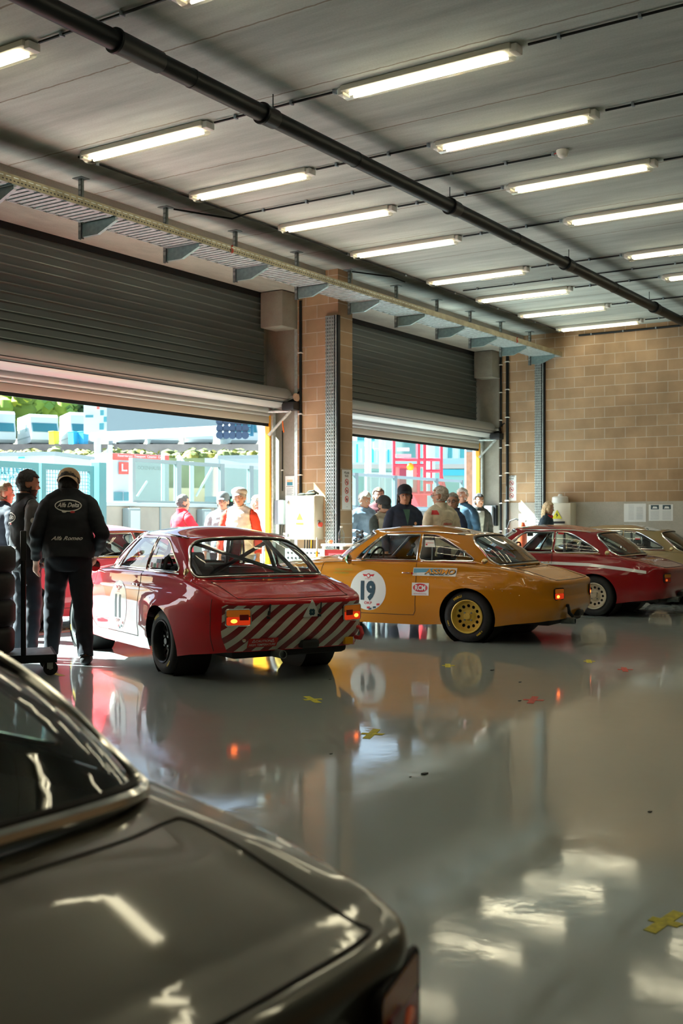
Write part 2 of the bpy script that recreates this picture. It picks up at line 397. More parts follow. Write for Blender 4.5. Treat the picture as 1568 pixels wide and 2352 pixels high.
# ------------------------------------------------------------------ roller doors
def roller_door(x0, x1, label):
    t = thing('roller_door', label, 'door', ((x0+x1)/2, 10.2, DH))
    y = 10.2
    # ribbed dark curtain
    m = MB(); z = 3.28; P = []
    while z < 4.70:
        P += [(0, z), (.004, z+.012), (.020, z+.018), (.020, z+.028), (.002, z+.034)]; z += .105
    P.append((0, 4.70)); k = len(P)
    vs = [(x0+.03, y-.02-p[0], p[1]) for p in P]+[(x1-.10, y-.02-p[0], p[1]) for p in P]
    m.add(vs, [(i, k+i, k+i+1, i+1) for i in range(k-1) if i % 5 != 2], 0); m.add(vs, [(i, k+i, k+i+1, i+1) for i in range(k-1) if i % 5 == 2], 1); m.box((x0+.03, y-.02, 3.1), (x1-.10, y+.02, 4.71))
    m.build('curtain', [M_slat, mat('slat ridge highlight', (.20, .23, .22), .28, .6)], t, True)  # ridge faces coloured lighter to paint in the highlight lines of the slats
    MB().box((x0, y-.045, 4.64), (x1-.02, y-.01, 4.72)).build('top_channel', M_blackm, t, True)
    # casing roll
    P = []
    for i in range(25):
        a = math.radians(95+i*9); P.append((y-.19+.19*math.cos(a)*.85, 3.175+.155*math.sin(a)))
    P = [(y-.0, 3.33)]+P[:1]+P[1:]+[(y, 3.03)]
    m = MB(); k = len(P)
    vs = [(x0+.02, a, b) for a, b in P]+[(x1+.16, a, b) for a, b in P]
    m.add(vs, [(i, i+1, k+i+1, k+i) for i in range(k-1)], 0, True); m.add(vs[k:], [tuple(range(k))]); m.add(vs[:k][::-1], [tuple(range(k))])
    m.build('roller_casing', M_roll, t, True)
    m = MB()
    for zc, r in ((2.995, .05), (2.93, .034)):
        m.tube([(x0+.03, y-.05, zc), (x1-.02, y-.05, zc)], r, 16)
    for zc in (3.15, 3.095): m.tube([(x0+.03, y-.345, zc), (x1+.15, y-.345, zc)], .007, 6, 1)
    m.build('slat_bulge', [M_roll, M_blackm], t, True)
    MB().rbox((x0+.02, y-.075, DH+.0), (x1-.0, y-.005, DH+.10), .008).build('bottom_bar', M_bar, t, True)
    m = MB()
    for i in range(3): m.box((x0+.02, y-.065+.02*i, DH-.045+.012*i), (x1-.02, y-.05+.02*i, DH+.01))
    m.build('rubber_seal', M_blackm, t, True)
    return t
D1 = roller_door(XN+.4, 13.34, 'dark ribbed roller door raised over the wide opening at the left')
D2 = roller_door(XP+.40, 20.28, 'dark ribbed roller door raised over the farther opening right of the block pillar')
def plate_text(x, w):
    m = MB()
    return m
def guide(x, near, lab):
    t = thing('door_guide_rail', 'vertical %s guide rail with orange safety stripe' % lab, 'guide rail', (x, 10.1, 0))
    MB().box((x-.0, 10.12, 0), (x+.035, 10.2, 2.93)).build('safety_stripe', M_yel, t, True)
    MB().box((x+.035, 10.08, 0), (x+.10, 10.25, 3.0)).build('rail', M_galv, t, True)
    MB().box((x+.10, 10.13, 0), (x+.15, 10.28, 3.0)).build('rail_backing', M_galvd, t, True)
    return t
guide(13.30, 1, "near door's"); guide(20.2, 0, "far door's")
for x, lb in ((XP, 'block pillar beside the near door'), (XF, 'far corner beside the farther door')):
    t = thing('door_motor', 'door motor with black housing at the %s' % lb, 'motor', (x-.1, 9.9, 3.0))
    MB().cyl((x+.07-.12, 9.85, 3.15), (x-.1, 9.70, 3.17), .062, 20).build('motor_can', M_chrome, t, True)
    MB().rbox((x-.20, 9.68, 2.98), (x-.0, 9.90, 3.10), .015).build('gear_housing', M_black, t, True)
    MB().tube([(x-.10, 9.80, 2.98), (x-.22, 10.12, 2.62)], .022, 8).tube([(x-.1, 9.80, 2.97), (x-.24, 10.15, 2.97)], .02, 8).build('bracket', M_galv, t, True)
    MB().tube([(x-.02, 9.78, 3.2), (x+.0, 9.70, 3.28), (x-.02, 9.66, 3.30)], .012, 8).build('cable', M_black, t, True)
    if x == XP: MB().tube([(x-.15, 9.92, 2.85), (x-.16, 9.9, 2.76), (x-.14, 9.9, 2.66)], .009, 6).build('pull_cord', mat('orange cord', (.8, .15, .01), .6), t, True)
# ------------------------------------------------------------------ steel uprights (perforated)
def upright(x, y0, y1, z1, lb):
    t = thing('cable_riser', 'vertical perforated galvanised steel riser on the %s' % lb, 'cable riser', (x, (y0+y1)/2, .9))
    m = MB(); w = y1-y0; z = .95
    # perforated ladder face built of rungs and stiles
    for yy in (y0+.02, y0+w*.36, y0+w*.62, y1-.02): m.box((x-.05, yy-.006, .95), (x-.042, yy+.006, z1))
    while z < z1:
        m.box((x-.05, y0+.0, z), (x-.044, y1, z+.022)); z += .05
    m.build('perforated_plate', M_galv, t, True)
    MB().box((x-.04, y0, .95), (x-.0, y1, z1)).build('channel', M_galvd, t, True)
    MB().box((x-.06, y0-.07, .95), (x-.0, y0-.004, z1)).box((x-.07, y0-.045, .95), (x-.062, y0-.03, z1), 1).build('side_channel', [M_blackm, M_galv], t, True)
    return t
upright(XP, 9.06, 9.22, 4.32, 'block pillar'); upright(XF, 8.86, 9.0, 4.5, 'far block wall')
# ------------------------------------------------------------------ ceiling lights
M_tube = mat('lit tube', (1, 1, 1), .4, emit=(1.0, .94, .70), es=TUBE_E)
M_diff = glass('ribbed clear diffuser', (1, .97, .9), .06, .12)
M_base = mat('lamp housing', (.62, .60, .52), .5)
def make_light():
    t = thing('tube_light', 'x', 'ceiling light', (0, 0, ZC))
    MB().rbox((-.085, 0, -.05), (.085, 1.56, 0), .012).build('housing', M_base, t)
    m = MB()
    P = [(-.075, -.05), (-.072, -.085), (-.045, -.105), (0, -.11), (.045, -.105), (.072, -.085), (.075, -.05)]; k = len(P)
    vs = [(x, .02, z) for x, z in P]+[(x, 1.54, z) for x, z in P]
    m.add(vs, [(i, i+1, k+i+1, k+i) for i in range(k-1)]+[tuple(range(k)), tuple(range(k, 2*k))]); m.build('diffuser', M_diff, t)
    MB().tube([(-.034, .07, -.074), (-.034, 1.49, -.074)], .013, 8).build('tube', M_tube, t)
    MB().tube([(.034, .07, -.074), (.034, 1.49, -.074)], .013, 8).build('tube', M_tube, t)
    MB().rbox((-.06, -.045, -.07), (.06, .02, -.005), .012).build('end_cap', M_white, t)
    MB().rbox((-.06, 1.54, -.07), (.06, 1.6, -.005), .012).build('end_cap', M_white, t)
    return t
L0 = make_light(); first = True
ordn = ['nearest', 'second', 'third', 'fourth', 'fifth', 'sixth', 'seventh', 'eighth', 'ninth', 'tenth', 'eleventh']
KS = 1.029
LX = [6.05, 7.68, 9.26, 10.86, 12.44, 14.48, 16.07, 17.65, 19.3]
for rn, (y0, xs) in enumerate(((6.52, [5.68]+LX[1:]), (3.55, [5.70, 7.71, 9.31, 10.90, 12.46, 14.52, 16.1, 17.7]))):
    for i, x in enumerate(xs):
        o = L0 if first else copy_tree(L0); first = False
        o.location = (x*KS, (y0+.78)*KS-.78, ZC)
        wh = 'ceiling row beside the cable tray' if rn == 0 else 'ceiling row right of the black pipe'
        o['label'] = 'twin tube light, %s in the %s' % (ordn[i], wh)
        o['group'] = 'tube lights in the '+wh
# ceiling lights outside the frame, deeper in the hall
for i, x in enumerate([3.9, 2.0, .2]):
    for j, y in enumerate((6.52, 3.55, .55)):
        o = copy_tree(L0); o.location = (x, y, ZC); o['label'] = 'lit twin tube ceiling light out of view overhead'; o['group'] = 'tube lights overhead'
for x in (5.7, 7.7, 9.3, 10.9, 12.46, 14.5, 16.1, 17.7):
    o = copy_tree(L0); o.location = (x, .55, ZC); o['label'] = 'lit twin tube ceiling light out of view at the right'; o['group'] = 'tube lights at the right'
# ------------------------------------------------------------------ conduits with clips on the ceiling
def conduit(pts, lab, r=.011, clip=.62, z=ZC-.02, name='conduit', clips=True, off=.25):
    t = thing(name, lab, 'conduit', pts[0])
    MB().tube(pts, r, 8).build('pipe', M_blackm, t, True)
    a = Vector(pts[0]); b = Vector(pts[-1]); n = int((b-a).length/clip)
    if clips:
        for i in range(n+1):
            p = a.lerp(b, min(1, (off+i*clip)/(b-a).length)) if n else a
            MB().rbox((p.x-.022, p.y-.012, p.z-.018), (p.x+.022, p.y+.012, p.z+.02), .004).build('clip', M_grey, t, True)
    return t
zc = ZC-.022
for i, x in enumerate([5.68]+LX[1:]):
    conduit([(x*KS, 6.64, zc), (x*KS, 5.32, zc)], 'thin dark conduit joining the two ceiling lights of the %s crosswise pair' % ordn[i])
for i, x in enumerate([5.70, 7.71, 9.31, 10.90, 12.46, 14.52, 16.1, 17.7]):
    conduit([(x*KS, 3.56, zc), (x*KS, 2.2, zc)], 'thin dark conduit leaving the right end of the ceiling light %s in the right row' % ordn[i])
conduit([(10.44, 8.28, zc), (10.44, 4.42, zc)], 'long thin dark conduit running across the ceiling to the smoke detector')
conduit([(15.8, 8.2, zc), (15.8, 1.5, zc)], 'long thin dark conduit across the ceiling between the far lights')
conduit([(7.9, 8.40, ZC-.02), (20.3, 8.40, ZC-.02)], 'dark conduit along the ceiling behind the ends of the left light row', r=.011, clip=1.55)
conduit([(9.80, 8.85, ZC-.03), (10.44, 8.5, ZC-.05), (10.44, 8.28, ZC-.022)], 'short dark conduit bending from the cable tray hanger to the ceiling', clips=False)
conduit([(13.6, 8.85, ZC-.05), (14.2, 8.55, ZC-.05), (14.5, 8.5, ZC-.08)], 'short sagging black cable between two cable tray hangers', clips=False)
conduit([(XF-.03, 8.1, 4.90), (XF-.03, -2, 4.90)], 'dark conduit running along the top of the far block wall', r=.02)
t = thing('smoke_detector', 'round white smoke detector on the concrete ceiling', 'smoke detector', (10.44, 4.32, ZC-.06))
MB().lathe([(0, .06), (.062, .06), (.062, .045), (.055, .012)], None, 28).build('base', M_white, t)
MB().lathe([(.05, .018), (.045, .0), (.02, -.016), (0, -.016)], None, 24).build('sensor_head', M_white, t)
MB().tube([(0, .05, .05), (.0, .10, .035)], .006, 6).build('cable', mat('red cable', (.5, .02, .02), .5), t)
# ------------------------------------------------------------------ the big black pipe
PY, PZ = 5.82, 4.79
t = thing('drain_pipe', 'long black suspended drain pipe crossing the whole ceiling', 'pipe', (3.0, PY, PZ))
MB().tube([(3.0+i*.5, PY, PZ) for i in range(36)], .073, 28).build('pipe', M_blackm, t, True)
for x in (6.05, 7.63, 10.98, 14.23, 17.9):
    w = .24 if x == 6.05 else .1
    MB().lathe([(.075, -w), (.092, -w), (.094, -w+.02), (.085, -w+.03), (.083, w-.01), (.075, w)], frame((x, PY, PZ), (0, 1, 0), (0, 0, 1)), 28).build('coupling', M_blackm, t, True)
for x in (7.70, 10.90, 14.28, 17.6):
    MB().tube([(x, PY, PZ+.07), (x, PY, ZC)], .005, 6).build('hanger_rod', M_blackm, t, True)
for x in (6.65, 9.0, 12.6, 16.0):
    MB().lathe([(.0735, -.012), (.077, -.012), (.077, .012), (.0735, .012)], frame((x, PY, PZ), (0, 1, 0), (0, 0, 1)), 28).build('pipe_clamp', M_blackm, t, True)
# ------------------------------------------------------------------ cable tray
HX = [7.12, 8.45, 9.77, 11.05, 12.37, 13.68, 15.0, 16.31, 17.5, 18.72, 20.0]
t = thing('cable_tray', 'long perforated galvanised cable tray hung under the ceiling by the doors', 'cable tray', (5.4, 8.7, 4.5))
y0, y1, zt, xe = 8.43, 8.93, 4.52, 20.35
m = MB(); xx = 5.4
while xx < xe:
    m.box((xx, y0+.05, zt-.003), (xx+.055, y1-.05, zt+.003)); xx += .085
xx = 5.4
while xx < xe:
    for yy in (y0+.005, y0+.03, y1-.045, y1-.018): m.box((xx, yy, zt-.004), (xx+.12, yy+.017, zt+.004))
    xx += .17
m.build('perforated_bottom', M_galv, t, True)
MB().box((5.4, y0+.02, zt+.004), (xe, y1-.02, zt+.007)).build('floor_sheet', mat('tray inside', (.04, .09, .09), .5, .3), t, True)
m = MB().box((5.4, y0, zt), (xe, y0+.004, zt+.085)); xx = 5.4
while xx < 15:
    m.box((xx, y0-.0015, zt+.055), (xx+.06, y0, zt+.062), 1); m.box((xx, y0-.0015, zt+.02), (xx+.02, y0, zt+.032), 2); m.box((xx+.045, y0-.0015, zt+.02), (xx+.065, y0, zt+.032), 2); xx += .09
m.build('side_rail', [mat('yellowed zinc', (.30, .27, .18), .5, .3, noise_s=8, noise_a=.25), M_galv, M_black], t, True)
MB().box((5.4, y1-.004, zt), (xe, y1, zt+.06)).build('side_rail', M_galvd, t, True)
MB().box((xe, y0, zt), (xe+.004, y1, zt+.08)).build('end_plate', M_galvd, t, True)
for x in (10.35, 18.3):
    MB().tube([(x+.012*math.cos(a), y0-.004+.01*math.sin(a*3), zt+.04+.045*math.sin(a)) for a in [i*PI/6 for i in range(13)]], .006, 6).build('cable_tie', mat('red tie', (.45, .05, .03), .5), t, True)
for i, x in enumerate(HX):
    h = thing('tray_bracket', 'ceiling hung cantilever bracket of the cable tray, %s from the camera' % ordn[i], 'bracket', (x, 8.9, ZC), group='cable tray brackets')
    m = MB()
    for yy in (8.925, 8.965):
        m.box((x-.02, yy, 4.35), (x+.02, yy+.004, ZC))
    m.box((x-.02, 8.925, 4.35), (x-.016, 8.969, ZC)); z = 4.44
    while z < ZC-.03:
        m.box((x-.0215, 8.935, z), (x-.0202, 8.943, z+.035), 1); m.box((x-.0215, 8.952, z), (x-.0202, 8.960, z+.035), 1); z += .055
    m.build('hanger_post', [M_galvd, M_galv], h, True)
    MB().box((x-.06, 8.88, ZC-.008), (x+.06, 9.02, ZC)).build('ceiling_plate', M_galvd, h, True)
    M = frame((x, 0, 0), (0, 1, 0), (0, 0, 1))
    MB().prism([(8.925, 4.375), (8.925, 4.51), (8.44, 4.51), (8.44, 4.48), (8.70, 4.375)], -.003, .003, M).box((x-.003, 8.44, 4.508), (x+.035, 8.925, 4.514)).prism([(8.925, 4.37), (8.925, 4.377), (8.70, 4.377), (8.44, 4.482), (8.44, 4.475), (8.70, 4.37)], -.003, .035, M).build('cantilever_arm', mat('bracket steel', (.24, .34, .34), .45, .5, noise_s=20, noise_a=.15), h, True)
for px, py, lb in ((612, 640, 'left'), (648, 655, 'right')):
    x = 9.35*(math.cos(AZ)+(px-784)/2582*math.sin(AZ))/(math.sin(AZ)-(px-784)/2582*math.cos(AZ))
    t = thing('bulkhead_light', 'small oval white lamp under the concrete lintel, %s one of two' % lb, 'lamp', (x, 9.35, 4.72))
    MB().ell((0, 0, -.02), (.13, .05, .035), 20).build('cover', M_white, t); MB().rbox((-.10, -.03, -.015), (.10, .03, 0), .005).build('base', M_grey, t)
# ------------------------------------------------------------------ wall pipes
def riser(x, y, z0, z1, r, lab, cl=.62):
    t = thing('wall_pipe', lab, 'pipe', (x, y, z0))
    MB().tube([(x, y, z0), (x, y, z1)], r, 10).build('pipe', M_blackm, t, True)
    z = z0+.3
    while z < z1: MB().rbox((x-r-.008, y-r-.01, z), (x+r+.008, y+r+.01, z+.02), .004).build('clip', M_white, t, True); z += cl
riser(XP-.022, 9.68, 1.72, 4.6, .022, 'dark vertical pipe on the block pillar above the cream cabinet', .9)
riser(XF-.05, 9.72, .3, 4.62, .02, 'black vertical pipe in the far corner, the left of two', .55)
riser(XF-.05, 9.58, .9, 4.62, .03, 'black vertical pipe in the far corner, the right thicker of two', .55)
riser(XP-.012, 10.02, 1.8, 2.7, .008, 'thin vertical cable tube on the concrete beside the door guide', .9)
# ------------------------------------------------------------------ cabinets on the pillar
M_cream = mat('cream painted steel', (.72, .68, .56), .4)
t = thing('electrical_cabinet', 'cream steel electrical cabinet with yellow warning triangle on the block pillar', 'cabinet', (XP-.13, 9.5, 1.05))
y0, y1 = 9.28, 9.80; x0 = XP-.24
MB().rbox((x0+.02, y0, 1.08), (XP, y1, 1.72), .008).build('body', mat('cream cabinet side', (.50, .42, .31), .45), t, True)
dr = MB().rbox((x0, y0+.004, 1.09), (x0+.02, y1-.004, 1.71), .006).build('door', M_cream, t, True)
M = frame((x0-.002, (y0+y1)/2, 1.40), (0, -1, 0), (0, 0, 1))
m = MB().prism([(-.055, -.03), (.055, -.03), (0, .07)], -.001, .001, M, 0).prism([(-.065, -.10), (.065, -.10), (.065, -.075), (-.065, -.075)], -.001, .001, M, 0)
m.build('warning_sign', mat('sign yellow', (.85, .78, .02), .5), t, True)
for z in (1.63, 1.14): MB().rbox((x0-.012, y1-.06, z-.02), (x0, y1-.03, z+.03), .004).build('lock', M_galvd, t, True)
MB().cyl((XP-.13, y0, 1.30), (XP-.13, y0-.05, 1.30), .035, 16).build('red_switch', mat('red switch', (.55, .05, .03), .4), t, True)
MB().rbox((XP-.17, y0-.012, 1.25), (XP-.09, y0, 1.35), .004).build('switch_plate', M_galv, t, True)
m = MB()
for i, y in enumerate((9.52, 9.47, 9.43, 9.38)):
    m.tube([(XP-.14, y, 1.08), (XP-.15, y-.0, .86), (XP-.13, y-.06, .80), (XP-.1, y-.18, .84), (XP-.08, y-.2, .95)], .008, 6)
m.build('cable', M_black, t, True)
MB().tube([(XP-.14, 9.40, 1.08), (XP-.15, 9.40, .9), (XP-.16, 9.34, .82), (XP-.14, 9.26, .8)], .009, 6).build('orange_cable', M_yel, t, True)
o = MB().ell((XP-.13, 9.42, 1.745), (.07, .09, .025)).tube([(XP-.1, 9.3, 1.74), (XP-.14, 9.36, 1.79), (XP-.12, 9.46, 1.78), (XP-.1, 9.52, 1.74)], .014, 8).ell((XP-.12, 9.58, 1.74), (.05, .07, .02)).build('work_gloves', mat('dark gloves', (.06, .07, .06), .9))
tag(o, 'crumpled dark work gloves lying on top of the cream cabinet', 'gloves')
t = thing('control_box', 'slate blue door control box on the concrete beside the block pillar', 'control box', (XP-.08, 10.0, 1.25))
MB().rbox((XP-.16, 9.90, 1.30), (XP, 10.06, 1.66), .01).build('body', M_grey, t, True)
MB().rbox((XP-.10, 9.83, 1.28), (XP+.0, 9.90, 1.67), .006).build('backplate', M_blackm, t, True)
MB().box((XP-.164, 9.905, 1.32), (XP-.160, 9.935, 1.64)).build('button_strip', M_white, t, True)
MB().tube([(XP-.08, 9.95, 1.3), (XP-.1, 9.96, 1.15), (XP-.06, 9.92, 1.12), (XP-.03, 9.88, 1.2)], .007, 6).tube([(XP-.08, 10.0, 1.3), (XP-.08, 10.02, 1.0)], .006, 6).build('cable', M_black, t, True)
t = thing('control_box', 'small blue grey control box on the reveal in the far corner', 'control box', (XF-.1, 9.95, 1.2))
MB().rbox((XF-.19, 9.85, 1.28), (XF-.03, 10.02, 1.66), .01).build('body', M_grey, t, True)
MB().rbox((XF-.12, 9.79, 1.26), (XF-.03, 9.85, 1.67), .006).build('backplate', M_blackm, t, True)
# posters
def paper(x, y0, y1, z0, z1, label, draw=None, name='poster', cat='poster', m=None):
    t = thing(name, label, cat, (x, (y0+y1)/2, z0))
    MB().box((x-.002, y0, z0), (x, y1, z1)).build('sheet', m or M_paper, t, True)
    if draw: draw(t, frame((x-.0035, (y0+y1)/2, (z0+z1)/2), (0, -1, 0), (0, 0, 1)))
    return t
M_paper = mat('white paper', (.78, .80, .80), .7); M_ink = mat('black ink', (.02, .02, .025), .7); M_redi = mat('red ink', (.6, .03, .03), .6)
M_blui = mat('blue ink', (.05, .25, .35), .6); M_ten = mat('yellow tape', (.75, .68, .02), .6)
def d_notice(t, M):
    MB().prism([(-.05, .02), (.05, .02), (.05, .10), (-.05, .10)], 0, .001, M).build('picture', M_blui, t, True)
    MB().prism([(-.05, .07), (.05, .07), (.05, .105), (-.05, .105)], .001, .0015, M).build('picture_sky', mat('peach ink', (.8, .5, .3), .6), t, True)
    m = MB().prism([(-.065, .0), (.065, .0), (.065, .006), (-.065, .006)], 0, .001, M)
    for i in range(6): m.prism([(-.06, -.03-.018*i), (.06-.02*(i % 2), -.03-.018*i), (.06-.02*(i % 2), -.026-.018*i), (-.06, -.026-.018*i)], 0, .001, M)
    m.build('text_lines', M_ink, t, True)
paper(XP-.006, 9.80, 9.97, 1.70, 2.02, 'white notice with a blue picture taped on the concrete beside the block pillar', d_notice)
def d_rules(t, M):
    m = MB(); flat_text(m, 'PITLANE', M @ Matrix.Translation((0, .235, 0)), .032, bold=.02, xs=.8); flat_text(m, 'RULES', M @ Matrix.Translation((0, .19, 0)), .032, bold=.02, xs=.8)
    flat_text(m, 'circuit', M @ Matrix.Translation((.01, -.26, 0)), .012)
    for i, z in enumerate((.10, -.025, -.15)):
        m.prism([(-.018, z-.006), (.02, z-.008), (.022, z+.006), (-.012, z+.010)], 0, .0006, M); m.prism([(.008, z-.03), (.016, z-.03), (.012, z+.01), (.004, z+.01)], 0, .0006, M)
        if i: m.prism([(-.02, z-.02), (-.012, z-.024), (.004, z+.004), (-.004, z+.01)], 0, .0006, M)
    m.build('lettering', M_ink, t, True)
    m = MB()
    for z in (.10, -.025, -.15):
        m.tube([M @ Vector((.043*math.cos(a), z+.043*math.sin(a), 0)) for a in [i*PI/12 for i in range(24)]], .0045, 6, closed=True)
        m.prism([(-.032, z+.026), (-.026, z+.032), (.032, z-.026), (.026, z-.032)], 0, .0009, M)
    m.build('prohibition_rings', M_redi, t, True)
tt = thing('poster', 'narrow pitlane rules sign with three red rings on the pillar end', 'poster', (XP+.17, 9.02, 1.52))
MB().box((XP+.10, 9.022, 1.52), (XP+.33, 9.028, 2.10)).build('sheet', M_paper, tt, True)
d_rules(tt, frame((XP+.215, 9.0205, 1.82), (1, 0, 0), (0, 0, 1)))
paper(XF-.004, 9.41, 9.61, 1.76, 2.26, 'narrow pitlane rules sign with three red rings beside the pipes in the far corner', d_rules)
def d_text(t, M):
    m = MB()
    for i in range(12): m.prism([(-.12, .14-.024*i), (-.02, .14-.024*i), (-.02, .144-.024*i), (-.12, .144-.024*i)], 0, .001, M); m.prism([(.03, .10-.02*i), (.15, .10-.02*i), (.15, .105-.02*i), (.03, .105-.02*i)], 0, .001, M)
    m.build('text_lines', mat('faint print', (.35, .38, .42), .7), t, True)
paper(XF-.014, 6.80, 7.22, 1.34, 1.68, 'pair of white printed sheets taped to the far plinth, left group', d_text)
def d_pict(t, M):
    for sx in (-.11, .11):
        MB().prism([(sx-.075, .06), (sx+.075, .06), (sx+.075, .14), (sx-.075, .14)], 0, .001, M).build('photo', mat('dark photo', (.03, .07, .09), .5), t, True)
        MB().prism([(sx-.05, .075), (sx+.05, .075), (sx+.035, .11), (sx-.03, .115)], .001, .002, M).build('car_picture', M_paper, t, True)
    m = MB()
    for sx in (-.11, .11):
        for i in range(8): m.prism([(sx-.08, .03-.022*i), (sx+.08, .03-.022*i), (sx+.08, .035-.022*i), (sx-.08, .035-.022*i)], 0, .001, M)
    m.build('text_lines', mat('faint print', (.35, .38, .42), .7), t, True)
paper(XF-.014, 6.30, 6.75, 1.36, 1.66, 'pair of sheets each with a dark car photo taped to the far plinth, right group', d_pict)
# cabinet and drum at far wall
t = thing('electrical_cabinet', 'pale cabinet with yellow lightning triangle against the far wall', 'cabinet', (XF-.15, 8.45, .9))
MB().rbox((XF-.32, 8.15, .9), (XF-.02, 8.62, 1.70), .01).build('body', M_cream, t, True)
M = frame((XF-.325, 8.42, 1.47), (0, -1, 0), (0, 0, 1))
MB().prism([(-.10, -.07), (.10, -.07), (0, .10)], 0, .002, M).build('warning_sign', M_ten, t, True)
MB().prism([(.01, .06), (-.03, .0), (-.005, .0), (-.012, -.05), (.03, .01), (.004, .01)], .002, .003, M).prism([(-.11, -.16), (.16, -.16), (.16, -.12), (-.11, -.12)], 0, .002, M).build('label_print', M_ink, t, True)
t = thing('paper_roll', 'white round tub with lid standing on the pale far cabinet', 'tub', (XF-.17, 8.42, 1.70))
MB().lathe([(0, 0), (.15, 0), (.16, .02), (.15, .11), (.12, .13), (0, .13)], None, 24).build('tub', M_white, t); MB().lathe([(.0, .175), (.03, .175), (.05, .13), (0, .13)], None, 16).build('lid_knob', M_white, t)
t = thing('hose_reel', 'orange and white bottle with looped black hose beside the far corner', 'sprayer', (XF-.4, 9.1, 0))
MB().lathe([(0, 0), (.09, 0), (.09, 1.2), (.05, 1.3), (.03, 1.36), (0, 1.36)], None, 20).build('cylinder', mat('red cylinder', (.6, .08, .03), .35), t)
MB().tube([(0, .02, 1.34), (-.02, .12, 1.40), (-.02, .25, 1.36), (0, .32, 1.2), (0, .3, 1.0), (0, .24, .85)], .014, 8).build('hose', M_black, t)
MB().rbox((-.04, -.08, 1.33), (.04, .06, 1.38), .01).build('handle', M_white, t)
# ------------------------------------------------------------------ table with bottle behind the yellow car
t = thing('side_table', 'white framed table with red panels against the block pillar', 'table', (13.2, 8.62, 0))
for sx in (-.22, .22):
    for sy in (-.3, .3): MB().box((sx-.018, sy-.018, 0), (sx+.018, sy+.018, 1.0)).build('leg', M_white, t)
MB().box((-.25, -.33, 1.0), (.25, .33, 1.03)).build('tabletop', M_white, t); MB().box((-.22, -.29, .60), (-.215, .29, .95)).build('panel', mat('red panel', (.5, .03, .04), .5), t)
MB().box((-.22, -.3, .55), (.22, .3, .57)).build('shelf', M_white, t)
t = thing('plastic_bottle', 'clear plastic water bottle standing on the white framed table', 'bottle', (13.12, 8.72, 1.03))
MB().lathe([(0, 0), (.042, 0), (.045, .03), (.040, .05), (.045, .07), (.045, .15), (.02, .20), (.016, .23)], None, 20).build('bottle', glass('clear plastic', (.9, .97, 1), .1, .05), t)
MB().lathe([(.017, .225), (.019, .225), (.019, .25), (0, .25)], None, 16).build('cap', M_white, t)
o = MB().lathe([(0, 0), (.03, 0), (.04, .03), (.032, .05), (0, .055)], Matrix.Translation((13.05, 8.86, 1.03)), 16).build('red_cup', mat('red orange plastic', (.8, .1, .03), .5)); tag(o, 'small red orange pot beside the water bottle', 'pot')
m = MB()
for i in range(9):
    a = i*.7; m.tube([(13.25+.08*math.cos(a+k*.9), 8.50+.11*math.sin(a*1.3+k), 1.045+.02*i+.015*math.sin(k*2)) for k in range(7)], .010, 6)
o = m.build('cable_bundle', M_black); tag(o, 'tangled black cable bundle heaped on the white framed table', 'cables')
t = thing('marker_pole', 'yellow pole with grey tip leaning before the block pillar', 'pole', (12.75, 8.9, 0))
MB().tube([(0, 0, 0), (.03, .0, .93)], .017, 12).build('shaft', M_yel, t); MB().tube([(.03, 0, .93), (.04, 0, 1.12)], .013, 12).build('tip', M_galv, t)
t = thing('perforated_shelf', 'white perforated metal shelf along the foot of the block pillar', 'shelf', (13.3, 9.5, .6))
m = MB().box((13.2, 9.1, .93), (13.48, 9.75, .95)).box((13.19, 9.1, .70), (13.2, 9.75, .95))
m.build('panel', M_galv, t, True)
m = MB()
for i in range(9):
    for j in range(3): m.box((13.186, 9.14+.068*i, .73+.075*j), (13.19, 9.165+.068*i, .755+.075*j))
m.build('perforations', M_black, t, True)
# floor marks
def cross(x, y, rz, m, lab, s=.16, w=.05, arm=True):
    R = Matrix.Translation((x, y, .0015)) @ Matrix.Rotation(rz, 4, 'Z'); mb = MB()
    mb.prism([(-s, -w/2), (s, -w/2), (s*1.05, w/2), (-s*.95, w/2)], -.001, .0005, R)
    if arm: mb.prism([(-w/2, -s*.45), (w/2, -s*.5), (w/2, s*.42), (-w/2, s*.4)], -.0009, .0007, R)
    o = mb.build('floor_tape', m); tag(o, lab, 'tape')
M_tape = mat('yellow floor tape', (.62, .55, .02), .6, noise_s=40, noise_a=.3); M_taper = mat('red floor tape', (.55, .06, .04), .6, noise_s=40, noise_a=.3)
def gp(px, py, z=0):
    d = 2582*(1.33-z)/(py-1200); u = (px-784)/2582
    return ((math.cos(AZ)+u*math.sin(AZ))*d, (math.sin(AZ)-u*math.cos(AZ))*d)
cross(*gp(853, 1686), .35, M_tape, 'yellow tape cross on the floor, right of the red striped car and nearest its reflection'); cross(*gp(717, 1607), .9, M_tape, 'small yellow tape cross behind the red striped tail')
cross(*gp(1028, 1529), .5, M_tape, 'faint yellow tape cross before the yellow car rear wheel', s=.13); cross(*gp(1352, 1519), .4, M_tape, 'faint yellow tape mark right of the yellow car', s=.12)
cross(*gp(1223, 1608), .3, M_taper, 'red tape cross on the open floor', s=.17); cross(*gp(1434, 1538), .4, M_taper, 'red tape mark farther right on the floor', s=.15)
cross(*gp(1525, 2118), -.1, M_tape, 'large yellow tape cross at the right edge of the floor', s=.12, w=.045); cross(*gp(128, 1548), 1.2, M_tape, 'yellow tape strip under the trolley caster', s=.16, arm=False)
